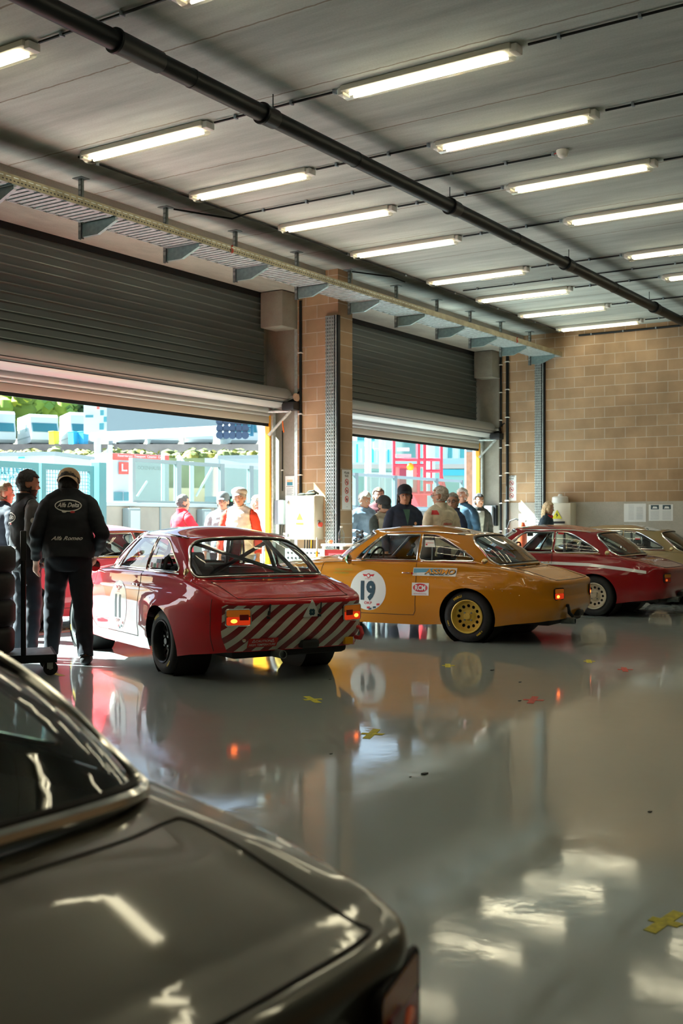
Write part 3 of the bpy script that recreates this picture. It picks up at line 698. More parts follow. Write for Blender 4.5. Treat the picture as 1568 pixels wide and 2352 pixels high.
for i, (px, py, s) in enumerate([(975, 1778, .02), (942, 1785, .007), (1193, 1610, .014), (1194, 1567, .014), (1130, 1540, .02), (758, 1561, .012), (760, 1732, .01), (1492, 1865, .012)]):
    x, y = gp(px, py); wh = ['middle of the floor', 'open floor left of the bigger crumb', 'edge of the red tape cross', 'floor above the red tape cross', 'floor behind the yellow car', 'floor right of the red striped car', 'floor left of the yellow tape cross', 'floor at the right edge'][i]
    o = MB().rbox((x-s, y-s*.6, 0), (x+s, y+s*.6, s*.4), s*.15, 0, Matrix.Rotation(0, 4, 'Z')).build('rubber_crumb', M_black); tag(o, 'black rubber crumb on the '+wh, 'debris')
# ------------------------------------------------------------------ cars (local: x forward, y left, origin on the ground between the axles)
RA, FA, RW = -1.175, 1.175, .287
def smooth(x, a, b):
    t = np.clip((np.asarray(x, float)-a)/(b-a), 0, 1); return t*t*(3-2*t)
def spline(P):
    P = np.array(P, float); t = np.concatenate([[0], np.cumsum(np.hypot(*np.diff(P, axis=0).T))])
    Q = catmull(P, 12); tq = np.concatenate([[0], np.cumsum(np.hypot(*np.diff(Q, axis=0).T))])
    return Q, tq
OUT_Q, OUT_T = spline([(1.925, 0), (1.92, .22), (1.885, .45), (1.80, .61), (1.62, .70), (1.35, .745), (.9, .77), (.3, .782), (-.4, .785), (-1.1, .78), (-1.6, .76), (-1.93, .715), (-2.07, .665), (-2.135, .59), (-2.16, .48), (-2.175, .25), (-2.18, 0)])
SMAX = OUT_T[-1]
ZS = np.array([(-2.3, .645), (-2.18, .65), (-2.05, .672), (-1.8, .735), (-1.45, .795), (-1.1, .825), (-.5, .838), (.3, .835), (.9, .805), (1.4, .75), (1.75, .69), (1.93, .64), (2.1, .63)])
RR = .045
class Shape:
    def __init__(s, flare=.07, fl_front=.055, tailcomp=1.0): s.flare = flare; s.ff = fl_front; s.tc = tailcomp
    def outline(s, q):
        return np.interp(q, OUT_T, OUT_Q[:, 0]), np.interp(q, OUT_T, OUT_Q[:, 1])
    def onorm(s, q, e=.02):
        x0, y0 = s.outline(np.clip(q-e, 0, SMAX)); x1, y1 = s.outline(np.clip(q+e, 0, SMAX))
        tx, ty = x1-x0, y1-y0; l = np.hypot(tx, ty); nx, ny = -ty/l, tx/l     # outward: right of travel nose->left->tail is inward
        nx, ny = ty/l, -tx/l; 
        nx = np.where(q < e, 1.0, np.where(q > SMAX-e, -1.0, nx)); ny = np.where((q < e) | (q > SMAX-e), 0.0, ny)
        return nx, ny
    def zsh(s, x): return np.interp(x, ZSX[:, 0], ZSX[:, 1])
    def band(s, Q):
        """(s, q) -> xyz for the side band; negative s is the right-hand side mirrored"""
        sg = np.where(Q[:, 0] < 0, -1, 1); a = np.abs(Q[:, 0]); over = a > SMAX
        a = np.where(over, 2*SMAX-a, a); sg = np.where(over, -sg, sg)
        x, y = s.outline(a); nx, ny = s.onorm(a)
        l = np.hypot(nx, ny); nx, ny = nx/l, ny/l
        zs = s.zsh(x); z = np.minimum(Q[:, 1], zs); th = np.clip((Q[:, 1]-zs)/RR, 0, PI/2)
        u = np.clip((z-.15)/(zs-.15), 0, 1)
        side = -.035*smooth(z, .55, .9)-.05*smooth(z, .42, .1)
        rear = smooth(x, -1.9, -2.12); front = smooth(x, 1.6, 1.85)
        off = side*(1-rear)*(1-front)+rear*(-.012*smooth(z, .48, .52)*smooth(z, .66, .60)-.09*smooth(z, .42, .22))+front*(-.10*smooth(z, .40, .18)-.05*smooth(z, .55, .72))
        # wheel flares
        def fl(xc, amp, wf, wr, zt):
            dx = x-xc; w = np.where(dx > 0, wf, wr)
            g = np.exp(-(dx/w)**2*1.0)
            return amp*g*smooth(z, .80, zt+.02)*smooth(z, -.15, .22)
        off = off+fl(RA, s.flare, .42, .66, .56)*(1-.55*smooth(x, -1.75, -2.15))+fl(FA, s.ff, .40, .36, .55)
        # crease line along the flank
        off = off+.006*np.exp(-((z-(zs-.10))/.018)**2)*(1-rear)*(1-front)
        off = off-RR*(1-np.cos(th)); z = z+RR*np.sin(th)
        X = x+nx*off; Y = np.maximum(y+ny*off, 0 if True else 0)
        return np.stack([X, sg*Y, z], 1)
    def build_tables(s):
        q = np.linspace(0, SMAX, 400); x, y = s.outline(q); zs = s.zsh(x)
        P = s.band(np.stack([q, zs+RR*PI/2], 1)); s.edge = P          # deck edge, nose to tail, left side
        o = np.argsort(P[:, 0]); s.ex = P[o, 0]; s.ey = P[o, 1]; s.ez = P[o, 2]
    def deck(s, Q):
        x = Q[:, 0]; y = Q[:, 1]; E = np.interp(x, s.ex, s.ez); Y = np.maximum(np.interp(x, s.ex, s.ey), .02)
        C = .055*smooth(x, 1.9, 1.2)*smooth(x, .2, .5)+.022*smooth(x, -2.14, -1.5)+.0
        r = np.clip(np.abs(y)/Y, 0, 1)
        z = E+C*(1-r**2.6)
        # lid swell: slightly raised fenders beside hood and boot
        z = z+.010*np.exp(-((np.abs(y)-.60)/.07)**2)*smooth(np.abs(x), .9, 1.2)*smooth(np.abs(x), 2.1, 1.8)
        return np.stack([x, y, z], 1)
ZSX = ZS
def zsh1(x): return float(np.interp(x, ZS[:, 0], ZS[:, 1]))
# greenhouse control pairs (base xyz, roof-edge xyz), windscreen centre -> left side -> rear centre
GH = [((.80, 0, .905), (.30, 0, 1.262)), ((.775, .26, .90), (.275, .22, 1.256)), ((.70, .48, .89), (.22, .39, 1.245)), ((.585, .615, .878), (.13, .475, 1.232)), ((.45, .668, .872), (.03, .513, 1.222)),
      ((.10, .69, .872), (-.12, .528, 1.222)), ((-.48, .694, .872), (-.45, .535, 1.225)), ((-.85, .688, .870), (-.68, .53, 1.218)), ((-1.17, .668, .866), (-.86, .515, 1.203)), ((-1.33, .645, .850), (-.95, .478, 1.190)),
      ((-1.43, .595, .840), (-1.00, .40, 1.192)), ((-1.49, .42, .846), (-1.03, .25, 1.205)), ((-1.53, 0, .852), (-1.05, 0, 1.212))]
GH = [((a[0]-.05-(.03 if a[0] < -1.2 else 0), a[1], a[2]), (b[0]-.05-(.02 if b[0] < -.9 else 0), b[1], b[2])) for a, b in GH]
_B = catmull([g[0] for g in GH], 10); _R = catmull([g[1] for g in GH], 10); _M = (_B+_R)/2
GT = np.concatenate([[0], np.cumsum(np.linalg.norm(np.diff(_M, axis=0), axis=1))]); GS = GT[-1]; GHH = .40
def T_of(i): return GT[i*10]
def gh(Q):
    t = Q[:, 0]; t = np.mod(t+2*GS, 2*GS); right = t > GS; t = np.where(right, 2*GS-t, t); v = Q[:, 1]/GHH
    B = np.stack([np.interp(t, GT, _B[:, k]) for k in range(3)], 1); R = np.stack([np.interp(t, GT, _R[:, k]) for k in range(3)], 1)
    P = B+(R-B)*v[:, None]
    d = P[:, :2]-np.array([-.35, 0]); d /= np.linalg.norm(d, axis=1)[:, None]
    # windscreen and rear window bow outwards
    b = (.03*4*v*(1-v))[:, None]; P[:, :2] += d*b
    P[:, 2] += (.02*4*v*(1-v)*smooth(np.abs(P[:, 0]+.35), .5, 1.0))
    P[:, 1] = np.where(right, -P[:, 1], P[:, 1])
    return P
_re = _R[np.argsort(_R[:, 0])]
def roof(Q):
    x = Q[:, 0]; y = Q[:, 1]; Y = np.maximum(np.interp(x, _re[:, 0], _re[:, 1]), .03); E = np.interp(x, _re[:, 0], _re[:, 2])
    # height of the roof edge follows the closest perimeter point; crown fades to the perimeter
    r = np.clip(np.abs(y)/Y, 0, 1)
    C = .072*smooth(x, -1.06, -.45)*smooth(x, .31, -.1)+.0
    return np.stack([x, y, E+C*(1-r**2.4)], 1)
def rtube(mb, P, r, n=6, closed=True, mi=0): mb.tube([Vector(p) for p in P], r, n, mi, closed)
M_int = mat('car interior', (.02, .02, .022), .8); M_tyre = mat('tyre rubber', (.018, .019, .02), .72, noise_s=30, noise_a=.2); M_seam = mat('panel gap', (.01, .008, .008), .7)
M_cglass = glass('car glass', (.93, 1, .98), .14)
M_cage = mat('roll cage paint', (.10, .10, .11), .4)
def paint(name, col, rough=.28, spec=.5, flake=0.0):
    return mat(name, col, .5, flake, coat=1.0, coatr=.012, spec=.15)
def wheel(parent, x, side, rim_mat, style, sp=.012, yo=.80, letters=True):
    w = thing('x', None, None); bpy.data.objects.remove(w)
    w = bpy.data.objects.new('wheel', None); C.objects.link(w); w.parent = parent; w.location = (x, side*yo, RW); w.rotation_euler = (0, 0, 0 if side > 0 else PI)
    wd = .205 if abs(x-RA) < .1 else .19
    M = frame((0, 0, 0), (1, 0, 0), (0, 0, 1))   # local z -> -y ... lathe axis: x cross z = -y
    R = RW
    prof = [(.182, 0.012), (.20, .0), (.235, -.002), (.262, .006), (.278, .02), (R-.002, .034), (R, .05), (R, wd-.05), (R-.004, wd-.03), (.27, wd-.01), (.2, wd), (.18, wd-.01), (.17, wd/2)]
    MB().lathe(prof, M, 48).build('tyre', M_tyre, w)
    # rim barrel + lip
    prof = [(.186, .004), (.188, -.004), (.180, -.008), (.173, -.002), (.168, .02), (.160, .07), (.158, wd-.01)]
    MB().lathe(prof, M, 48).build('rim', rim_mat, w)
    # disc with holes
    dep = .045 if style != 'black' else .06
    holes = []; nh = 12; rh = .020; rc = .118
    for i in range(nh):
        a = 2*PI*i/nh; ex, ey = (.026, .015) if style == 'black' else (.0185, .0185)
        holes.append([(rc*math.cos(a)+ex*math.cos(t)*math.cos(a)-ey*math.sin(t)*math.sin(a), rc*math.sin(a)+ex*math.cos(t)*math.sin(a)+ey*math.sin(t)*math.cos(a)) for t in [2*PI*k/14 for k in range(14)]])
    outer = [(.165*math.cos(2*PI*k/48), .165*math.sin(2*PI*k/48)) for k in range(48)]
    V, T = cdt(outer, holes, sp)
    def fn(Q):
        r = np.hypot(Q[:, 0], Q[:, 1]); y = -dep-.012*smooth(r, .16, .08)+.020*smooth(r, .075, .05)
        return np.stack([Q[:, 0], y, Q[:, 1]], 1)
    chart_obj('wheel_disc', V, T[0], fn, rim_mat, w, flip=True)
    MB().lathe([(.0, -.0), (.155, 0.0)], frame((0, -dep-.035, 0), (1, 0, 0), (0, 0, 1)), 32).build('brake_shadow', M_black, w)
    m = MB().lathe([(.034, .0), (.034, -.018), (.028, -.024), (0, -.024)], frame((0, -dep+.005, 0), (1, 0, 0), (0, 0, 1)), 20)
    m.build('hub_cap', M_chrome if style == 'chrome' else rim_mat, w)
    m = MB()
    for i in range(4):
        a = PI/4+i*PI/2; m.cyl((.056*math.cos(a), -dep+.004, .056*math.sin(a)), (.056*math.cos(a), -dep+.022, .056*math.sin(a)), .010, 6)
    m.build('wheel_nuts', M_galvd, w)
    if letters:
        m = MB()
        def arc(txt, a0, size, rad, bold=.03):
            A, fs = text2d(txt, size, bold=bold); 
            vs = []
            for (tx, ty) in A:
                th = a0-tx/rad; rr = rad+ty
                vs.append((math.cos(th)*rr*-1, .0035 if True else 0, math.sin(th)*rr))
            m.add(vs, fs)
        arc('PIRELLI', math.radians(118) if side > 0 else math.radians(60), .026, .236)
        arc('P ZERO', math.radians(-50), .018, .236); arc('P ZERO', math.radians(200), .014, .236)
        m.build('tyre_lettering', mat('tyre yellow', (.80, .55, .02), .6), w)
    return w
def build_car(key, label, x, y, rz, body, rim, style='black', sh=None, stripes=None, detail=1, sp=.035, glow=2.0, cat='car', lights=True, cage=True, mirror=None, letters=True, seatc=(.02, .02, .022), steer_left=True, seats=2, mx=.42):
    t = thing('racing_car', label, cat, (x, y, 0), rz)
    s = sh or Shape(); s.build_tables()
    MG = body
    # ---- side band --------------------------------------------------------------------
    xs_, ys_ = s.outline(OUT_T)
    half = OUT_T
    iL = OUT_Q[:, 1]*0+half
    def s_of(xv):      # left side arclength of a given x
        k = slice(3, None); return float(np.interp(-xv, -OUT_Q[:, 0], OUT_T))
    def s_of_y_rear(yv): # tail panel
        m_ = OUT_Q[:, 0] < -1.9; return float(np.interp(-yv, -OUT_Q[m_, 1], OUT_T[m_]))
    low = []       # lower boundary, one side, from s=0 to SMAX
    def zl(xv):
        return np.interp(xv, [-2.2, -2.0, -1.6, -.8, .8, 1.6, 1.95], [.262, .255, .21, .165, .165, .2, .26])
    ar = .325; n = 26
    pts = [(0, zl(1.92)), (s_of(1.6)*.5, zl(1.75))]
    for xc in (FA, RA):
        z0 = zl(xc); a0 = math.asin((z0-RW)/ar)
        for i in range(n+1):
            a = a0+(PI-2*a0)*i/n; xx = xc+ar*math.cos(a)*1.02; zz = RW+ar*math.sin(a)*.98; pts.append((s_of(xx), zz))
        if xc == FA: pts += [(s_of(.5), zl(.5)), (s_of(0), zl(0)), (s_of(-.5), zl(-.5))]
    pts += [(s_of(-1.7), zl(-1.7)), (s_of_y_rear(.66), .262), (s_of_y_rear(.4), .262), (SMAX, .262)]
    upper = [(q, float(s.zsh(s.outline(np.array([q]))[0])[0])+RR*PI/2) for q in np.linspace(0, SMAX, 90)]
    loopL = pts + upper[::-1]
    # full band runs from the right side through the tail to the left: parameter 0..2*SMAX, where >SMAX is mirrored
    lo = pts+[(2*SMAX-a, b) for a, b in pts[::-1][1:]]; up = upper+[(2*SMAX-a, b) for a, b in upper[::-1][1:]]
    outer = lo+up[::-1]
    dz0, dz1 = .275, None
    def door(mir):
        P = []
        xa, xb = .76, -.525
        top = [(s_of(xv), float(s.zsh(np.array([xv]))[0])+RR*1.2) for xv in np.linspace(xa-.06, xb, 8)]
        P = [(s_of(xb+.03), dz0), (s_of(xa-.12), dz0), (s_of(xa-.03), dz0+.07), (s_of(xa), .45), (s_of(xa-.01), .7)]+top+[(s_of(xb-.01), .6), (s_of(xb+.0), dz0+.05)]
        return [(2*SMAX-a, b) for a, b in P] if mir else P
    regs = [door(0), door(1)]
    names = ['door', 'door']
    if stripes:
        a0 = s_of_y_rear(.655); zt = .640
        regs.append([(a0, .268), (a0-.015, .45), (a0-.01, zt)]+[(q, float(s.zsh(s.outline(np.array([min(q, 2*SMAX-q)]))[0])[0])-.004) for q in np.linspace(a0+.03, 2*SMAX-a0-.03, 30)]+[(2*SMAX-a0+.01, zt), (2*SMAX-a0+.015, .45), (2*SMAX-a0, .268)])
        names.append('rear_panel')
    V, T = cdt(outer, regs, sp)
    fn = s.band
    def fb(Q): return fn(np.stack([np.where(Q[:, 0] > 2*SMAX, 2*SMAX, Q[:, 0]), Q[:, 1]], 1))
    bodyo = chart_obj('body_shell', V, T[0], fb, MG, t, flip=True)
    for nm, tt in zip(names, T[1:]):
        o = chart_obj(nm, V, tt, fb, stripes if nm == 'rear_panel' else MG, t, flip=True)
        if nm == 'rear_panel': o['label'] = 'rear panel with diagonal white stripes'
        if nm == 'door':
            sd = 1 if fb(V[tt[0][0]:tt[0][0]+1])[0][1] > 0 else -1
            P = fb(np.array([(s_of(-.41), .755)]))[0]
            hd = MB().rbox((P[0]-.05, sd*(P[1]+.012), P[2]-.008), (P[0]+.05, sd*(P[1]+.012)+.012*sd if sd > 0 else sd*(P[1]+.012)+.012, P[2]+.008), .004).cyl((P[0]-.075, sd*P[1], P[2]-.004), (P[0]-.075, sd*(P[1]+.014), P[2]-.004), .012, 12)
            hd.build('handle', M_chrome, o)
            if sd > 0: doorL = o
    for r_ in regs[:2]:
        m = MB(); R2 = resample(r_, .04); rtube(m, fb(R2)-0*np.array([0, 0, 0]), .0032, 6)
        m.build('door_gap', M_seam, t)
    if stripes:
        for mir in (0, 1):
            m = MB(); q_ = s_of_y_rear(.705); rtube(m, fb(np.array([((2*SMAX-q_) if mir else q_, z_) for z_ in np.linspace(.27, .70, 12)])), .003, 6, closed=False); m.build('flare_seam', M_seam, t)
    # ---- deck: hood, cowl, boot ---------------------------------------------------------
    e = s.edge; ring = [tuple(p[:2]) for p in e[::3]]; ring.append(tuple(e[-1][:2]))
    ring = ring+[(a, -b) for a, b in ring[::-1][1:-1]]
    cab = [(p[0], p[1]) for p in _B[::3]]; cab = [(a*1.0, b*.985) for a, b in cab]+[(a, -b*.985) for a, b in cab[::-1][1:-1]]
    hood = [(.86, -.56), (.90, .0), (.86, .56), (1.3, .575), (1.70, .50), (1.84, .30), (1.87, 0), (1.84, -.3), (1.70, -.50), (1.3, -.575)]
    boot = [(-1.68, 0), (-1.665, .35), (-1.64, .52), (-1.67, .562), (-1.85, .545), (-2.06, .525), (-2.108, .50), (-2.125, .25), (-2.13, 0), (-2.125, -.25), (-2.108, -.50), (-2.06, -.525), (-1.85, -.545), (-1.67, -.562), (-1.64, -.52), (-1.665, -.35)]
    hood = catmull(hood+[hood[0]], 5)[:-1].tolist(); boot = catmull(boot+[boot[0]], 5)[:-1].tolist()
    boot = [(a, b) for a, b in boot]
    V, T = cdt(ring, [cab, hood, boot], sp)
    chart_obj('upper_panel', V, T[0], s.deck, MG, t); 
    chart_obj('hood', V, T[2], s.deck, MG, t); bo = chart_obj('boot_lid', V, T[3], s.deck, MG, t)
    m = MB(); rtube(m, s.deck(resample(hood, .04)), .0032, 6); m.build('hood_gap', M_seam, t)
    m = MB(); rtube(m, s.deck(resample(boot, .03)), .0035 if detail < 2 else .0045, 6); m.build('boot_gap', M_seam, t)
    # ---- greenhouse ---------------------------------------------------------------------
    TA = T_of(4); TB = T_of(6); h = GHH
    def tb(xv): return float(np.interp(-(xv-.05-(.03 if xv < -1.2 else 0)), -_B[:, 0], GT))
    t0 = -(TB)            # seam at the right B pillar
    win = []
    a = T_of(3)+.03; ws = catmull([(-a, .04), (-a+.06, .018), (0, .015), (a-.06, .018), (a, .04), (a-.005, .30), (a-.05, .368), (0, .375), (-a+.05, .368), (-a+.005, .30), (-a, .04)], 6)[:-1].tolist()
    rw0 = tb(-1.30)+.02
    rw = rrect(rw0, .012, 2*GS-rw0, .376, [.095, .13, .13, .095], 8)
    vent = tb(.40)
    dwin = [(tb(.27), .03), (tb(-.455), .03), (TB-.018, .362), (T_of(4)+.10, .365), (T_of(4)+.085, .34)]
    vwin = [(tb(.43)+.035, .035), (tb(.27)-.018, .03), (T_of(4)+.062, .335), (T_of(4)+.045, .32)]
    q0 = TB+.022
    qwin = catmull([(q0, .36), (q0, .2), (q0, .035), (tb(-.8), .03), (tb(-1.10), .03), (tb(-1.16)+.005, .045), (tb(-1.155), .085), (tb(-1.06), .20), (tb(-.93), .30), (tb(-.78), .352), (q0+.06, .362), (q0, .36)], 4)[:-1].tolist()
    # sharpen the straight corners of the quarter window
    side = [dwin, vwin, qwin]
    mir = [[(2*GS-a, b) for a, b in w] for w in side]
    wins = [ws, rw]+side+mir
    outerg = [(t0, 0), (t0+2*GS, 0), (t0+2*GS, GHH), (t0, GHH)]
    # windows of the right side must lie inside t0..t0+2GS
    def fit(w):
        mx = max(p[0] for p in w); return [(a-2*GS, b) for a, b in w] if mx > t0+2*GS+1e-6 else w
    wins = [fit(w) for w in wins]
    # right door windows straddle the seam side; shift seam to a body-coloured spot
    V, T = cdt(outerg, wins, sp*.9)
    chart_obj('window_frame', V, T[0], gh, MG, t)
    nm = ['windscreen', 'rear_window', 'door_window', 'vent_window', 'quarter_window', 'door_window', 'vent_window', 'quarter_window']
    for i, (nme, tt) in enumerate(zip(nm, T[1:])):
        if not tt: continue
        chart_obj(nme, V, tt, gh, M_cglass, t)
    m = MB()
    for i, w in enumerate(wins):
        if i < 2: 
            G_ = gh(resample(w, .03)); G_[:, 0] += (.008 if i == 0 else -.008); rtube(m, G_, .0125 if detail < 2 else .019, 8)
        else: rtube(m, gh(resample(w, .03)), .008, 6)
    m.build('chrome_trim', M_chrome, t)
    for i in (0, 1):
        m = MB(); w_ = np.array(wins[i]); c_ = w_.mean(0); rtube(m, gh(resample(((w_-c_)*np.array([1-.016/abs(w_[:, 0]-c_[0]).max(), 1-.016/abs(w_[:, 1]-c_[1]).max()])+c_).tolist(), .03)), .010, 6); m.build('rubber_seal', M_seam, t)
    # roof
    rr_ = [tuple(p[:2]) for p in _R[::3]]; rr_ = rr_+[(a, -b) for a, b in rr_[::-1][1:-1]]
    V, T = cdt(rr_, [], sp); chart_obj('roof', V, T[0], roof, MG, t)
    m = MB()
    for sg in (1, -1):
        k = [gh(np.array([(q*sg if sg > 0 else 2*GS-q, GHH)]))[0]+np.array([0, sg*.006, -.004]) for q in np.linspace(T_of(3), T_of(9), 30)]
        rtube(m, k, .009, 6, closed=False)
    m.build('drip_rail', M_chrome, t)
    # belt chrome strip
    m = MB()
    for sg in (1, -1):
        k = [gh(np.array([(q*sg if sg > 0 else 2*GS-q, .012)]))[0]+np.array([0, sg*.006, 0]) for q in np.linspace(tb(.45), tb(-1.18), 24)]
        rtube(m, k, .007, 6, closed=False)
    m.build('belt_trim', M_chrome, t)
    # sail badge
    P = gh(np.array([(tb(-1.265), .035)]))[0]
    for sg in (1, -1):
        d = Vector((-.35, sg*.93, .15)).normalized()
        MB().lathe([(0, .008), (.030, .006), (.036, 0)], frame((P[0], sg*P[1], P[2]+.0), d.cross(Vector((0, 0, 1))), d.cross(d.cross(Vector((0, 0, 1))))), 24).build('vent_badge', mat('badge brass', (.75, .62, .35), .25, .8), t)
    # ---- underside, liners, interior -----------------------------------------------------
    m = MB().rbox((-2.05, -.56, .20), (1.8, .56, .42), .04).box((-.80, -.70, .19), (.80, .70, .26))
    m.build('underbody', M_seam, t)
    for xc in (RA, FA):
        for sg in (1, -1):
            m = MB(); m.lathe([(ar+.008, 0), (ar+.008, .30), (.0, .30)], frame((xc, sg*.78, RW), (1, 0, 0), (0, 0, 1)) if sg > 0 else frame((xc, sg*.78, RW), (-1, 0, 0), (0, 0, 1)), 28)
            m.build('wheel_well', M_seam, t)
    MB().box((-1.45, -.66, .42), (.7, .66, .45)).box((-1.60, -.62, .80), (-1.02, .62, .815)).box((.45, -.6, .74), (.78, .6, .86)).box((-1.05, -.6, .45), (-1.02, .6, .81)).build('cabin_floor', M_int, t)
    MB().rbox((.38, -.60, .70), (.60, .60, .90), .04).build('dashboard', M_int, t)
    drv = .30 if steer_left else -.30
    M = frame((.24, drv, .86), (0, 1, 0), (-.35, 0, .93))
    m = MB().tube([M @ Vector((.18*math.cos(a), .18*math.sin(a), 0)) for a in [i*PI/14 for i in range(28)]], .013, 8, closed=True)
    for a in (0, 2.1, 4.2): m.tube([M @ Vector((0, 0, 0)), M @ Vector((.175*math.cos(a), .175*math.sin(a), 0))], .009, 6)
    m.cyl((.24, drv, .86), (.42, drv, .80), .02, 8); m.build('steering_wheel', M_black, t)
    for yy in ((.30, -.30) if seats == 2 else (.30,)):
        m = MB().rbox((-.62, yy-.23, .45), (-.10, yy+.23, .58), .05).rbox((-.74, yy-.22, .50), (-.58, yy+.22, .93), .06).rbox((-.72, yy-.12, .88), (-.62, yy+.12, 1.05), .04)
        m.rbox((-.66, yy-.27, .6), (-.42, yy-.2, .92), .03).rbox((-.66, yy+.20, .6), (-.42, yy+.27, .92), .03)
        m.build('bucket_seat', mat('seat '+key, seatc, .85), t)
    if cage:
        r = .02; m = MB()
        for sg in (1, -1):
            m.tube([(-.66, sg*.60, .45), (-.66, sg*.59, .86), (-.62, sg*.49, 1.17), (-.62, sg*.40, 1.21)], r, 8)
            m.tube([(-.62, sg*.45, 1.19), (-1.05, sg*.47, .98), (-1.38, sg*.5, .80)], r, 8)
            m.tube([(-.62, sg*.47, 1.19), (-.05, sg*.47, 1.19), (.15, sg*.47, 1.15), (.48, sg*.60, .88), (.5, sg*.6, .5)], r, 8)
        m.tube([(-.62, -.46, 1.2), (-.62, .46, 1.2)], r, 8).tube([(-.64, -.50, 1.14), (-.66, .56, .60)], r, 8).tube([(-.66, -.58, .82), (-.66, .58, .82)], r, 8).tube([(-.62, .45, 1.19), (-1.38, -.48, .82)], r*.9, 8)
        m.build('roll_cage', M_cage, t)
    m = MB().rbox((.10, -.10, 1.12), (.12, .10, 1.17), .008).tube([(.11, 0, 1.16), (.12, 0, 1.22)], .006, 6); m.build('rear_view_mirror', M_black, t)
    # ---- wheels --------------------------------------------------------------------------
    yo_r = .735+min(s.flare, .078); yo_f = .735+s.ff
    for xc, sg in ((RA, 1), (RA, -1), (FA, 1), (FA, -1)):
        wheel(t, xc, sg, rim, style, yo=yo_r if xc == RA else yo_f, letters=letters and sg > 0)
    # ---- tail lights -----------------------------------------------------------------------
    if lights:
        for sg in (1, -1):
            yc = sg*.545; P0 = fb(np.array([(s_of_y_rear(.47), .56)]))[0]; P1 = fb(np.array([(s_of_y_rear(.62), .56)]))[0]
            ax = Vector((P1[0]-P0[0], sg*(P1[1]-P0[1]), 0)).normalized()
            o = Vector(((P0[0]+P1[0])/2, sg*(P0[1]+P1[1])/2, .553)); 
            xx = ax if sg < 0 else -ax          # local x runs to the right seen from behind
            M = frame(o, xx, (0, 0, 1))
            zz = M.to_3x3() @ Vector((0, 0, 1))
            if zz.x > 0: M = frame(o, -xx, (0, 0, 1)); 
            lt = bpy.data.objects.new('tail_light', None); C.objects.link(lt); lt.parent = t
            w2, h2 = (.125, .08) if key == 'grey' else (.104, .068) if style == 'black' else (.085, .062)
            MB().prism(rrect(-w2, -h2, w2, h2, .022), -.03, .012, M).build('housing', M_seam, lt)
            m = MB(); m.tube([M @ Vector((a, b, .014)) for a, b in rrect(-w2, -h2, w2, h2, .022)], .007 if style == 'black' else .004, 8, closed=True); m.build('chrome_rim', M_chrome if style == 'black' and key != 'grey' else M_seam, lt)
            MB().prism(rrect(-w2+.008, .008, w2-.008, h2-.008, .012), .0, .02, M).build('indicator_lens', mat('amber lens%d' % (glow > .5), (.65, .20, .02), .25, emit=(.8, .20, .02), es=.06 if glow > .5 else 0), lt)
            MB().prism(rrect(-w2+.008, -h2+.008, w2-.008, .006, .012), .0, .02, M).build('brake_lens', mat('red lens%d' % (glow > .5), (.5, .02, .01), .25, emit=(1, .06, .01), es=.2 if glow > .5 else 0), lt)
            bx = -w2*.35 if sg > 0 else w2*.45
            MB().ell((0, 0, 0), (.028, .017, .003), 16, 0, M @ Matrix.Translation((bx, -.028, .0205))).build('lit_bulb', mat('lit bulb%.1f' % glow, (.5, .05, .02), .3, emit=(1, .16, .02), es=glow*2.2), lt)
            if style == 'black':
                ix = w2*.45 if sg > 0 else -w2*.42
                MB().prism(rrect(ix-.038, -.022, ix+.038, .024, .004), .02, .028, M).build('reflector', mat('dark red lens', (.25, .01, .012), .3), lt)
    # exhaust, tow hook
    m = MB().lathe([(.030, .0), (.036, 0), (.038, .16), (.02, .2)], frame((-2.20, .16, .235), (0, 1, 0), (0, .1, 1), (1, .0, -.0)), 20); m.build('exhaust_pipe', M_galvd, t)
    MB().cyl((-2.17, .16, .235), (-1.2, .2, .235), .028, 12).build('exhaust_run', M_galvd, t)
    MB().rbox((-2.19, -.20, .27), (-2.06, -.03, .34), .02).build('tow_bracket', M_black, t)
    if mirror:
        P = fb(np.array([(s_of(mx), .80)]))[0]
        mo = bpy.data.objects.new('door_mirror', None); C.objects.link(mo); mo.parent = t
        c = Vector((P[0]+.02, P[1]+.10, P[2]+.10))
        MB().lathe([(0, .05), (.035, .042), (.056, .015), (.058, 0), (.050, 0), (0, .002)], frame(c, (0, 1, 0), (0, 0, 1)), 28).build('mirror_shell', mirror, mo)
        MB().lathe([(0, 0), (.05, 0)], frame(c+Vector((-.0015, 0, 0)), (0, 1, 0), (0, 0, 1)), 28).build('mirror_glass', mat('mirror', (.55, .45, .45), .03, 1), mo)
        MB().tube([(P[0]+.03, P[1]-.02, P[2]+.03), (c.x+.01, c.y-.02, c.z-.03)], .008, 8).build('stalk', M_chrome, mo)
    t2 = dict(thing=t, shape=s, s_of=s_of, s_rear=s_of_y_rear, band=fb, door=doorL, key=key)
    return t2
def side_decal(car, name, loops_or_mesh, m, cx, cz, eps=.0035, parent=None, flipx=True, label=None):
    """put flat art (x right, y up, metres) on the left flank around (cx, cz)"""
    A, fs = loops_or_mesh; A = np.asarray(A)
    x = cx-A[:, 0]; z = cz+A[:, 1]
    s = np.array([car['s_of'](v) for v in x]); Q = np.stack([s, z], 1); P = car['band'](Q)
    a = car['band'](Q+[2e-3, 0])-car['band'](Q-[2e-3, 0]); b = car['band'](Q+[0, 2e-3])-car['band'](Q-[0, 2e-3]); N = np.cross(b, a); N /= np.linalg.norm(N, axis=1)[:, None]
    N = N*np.sign(N[:, 1:2]); P = P+N*eps
    mb = MB().add(P.tolist(), fs, 0, False); o = mb.build(name, m, parent or car['thing'], autosmooth=False)
    if label: o['label'] = label
    return o
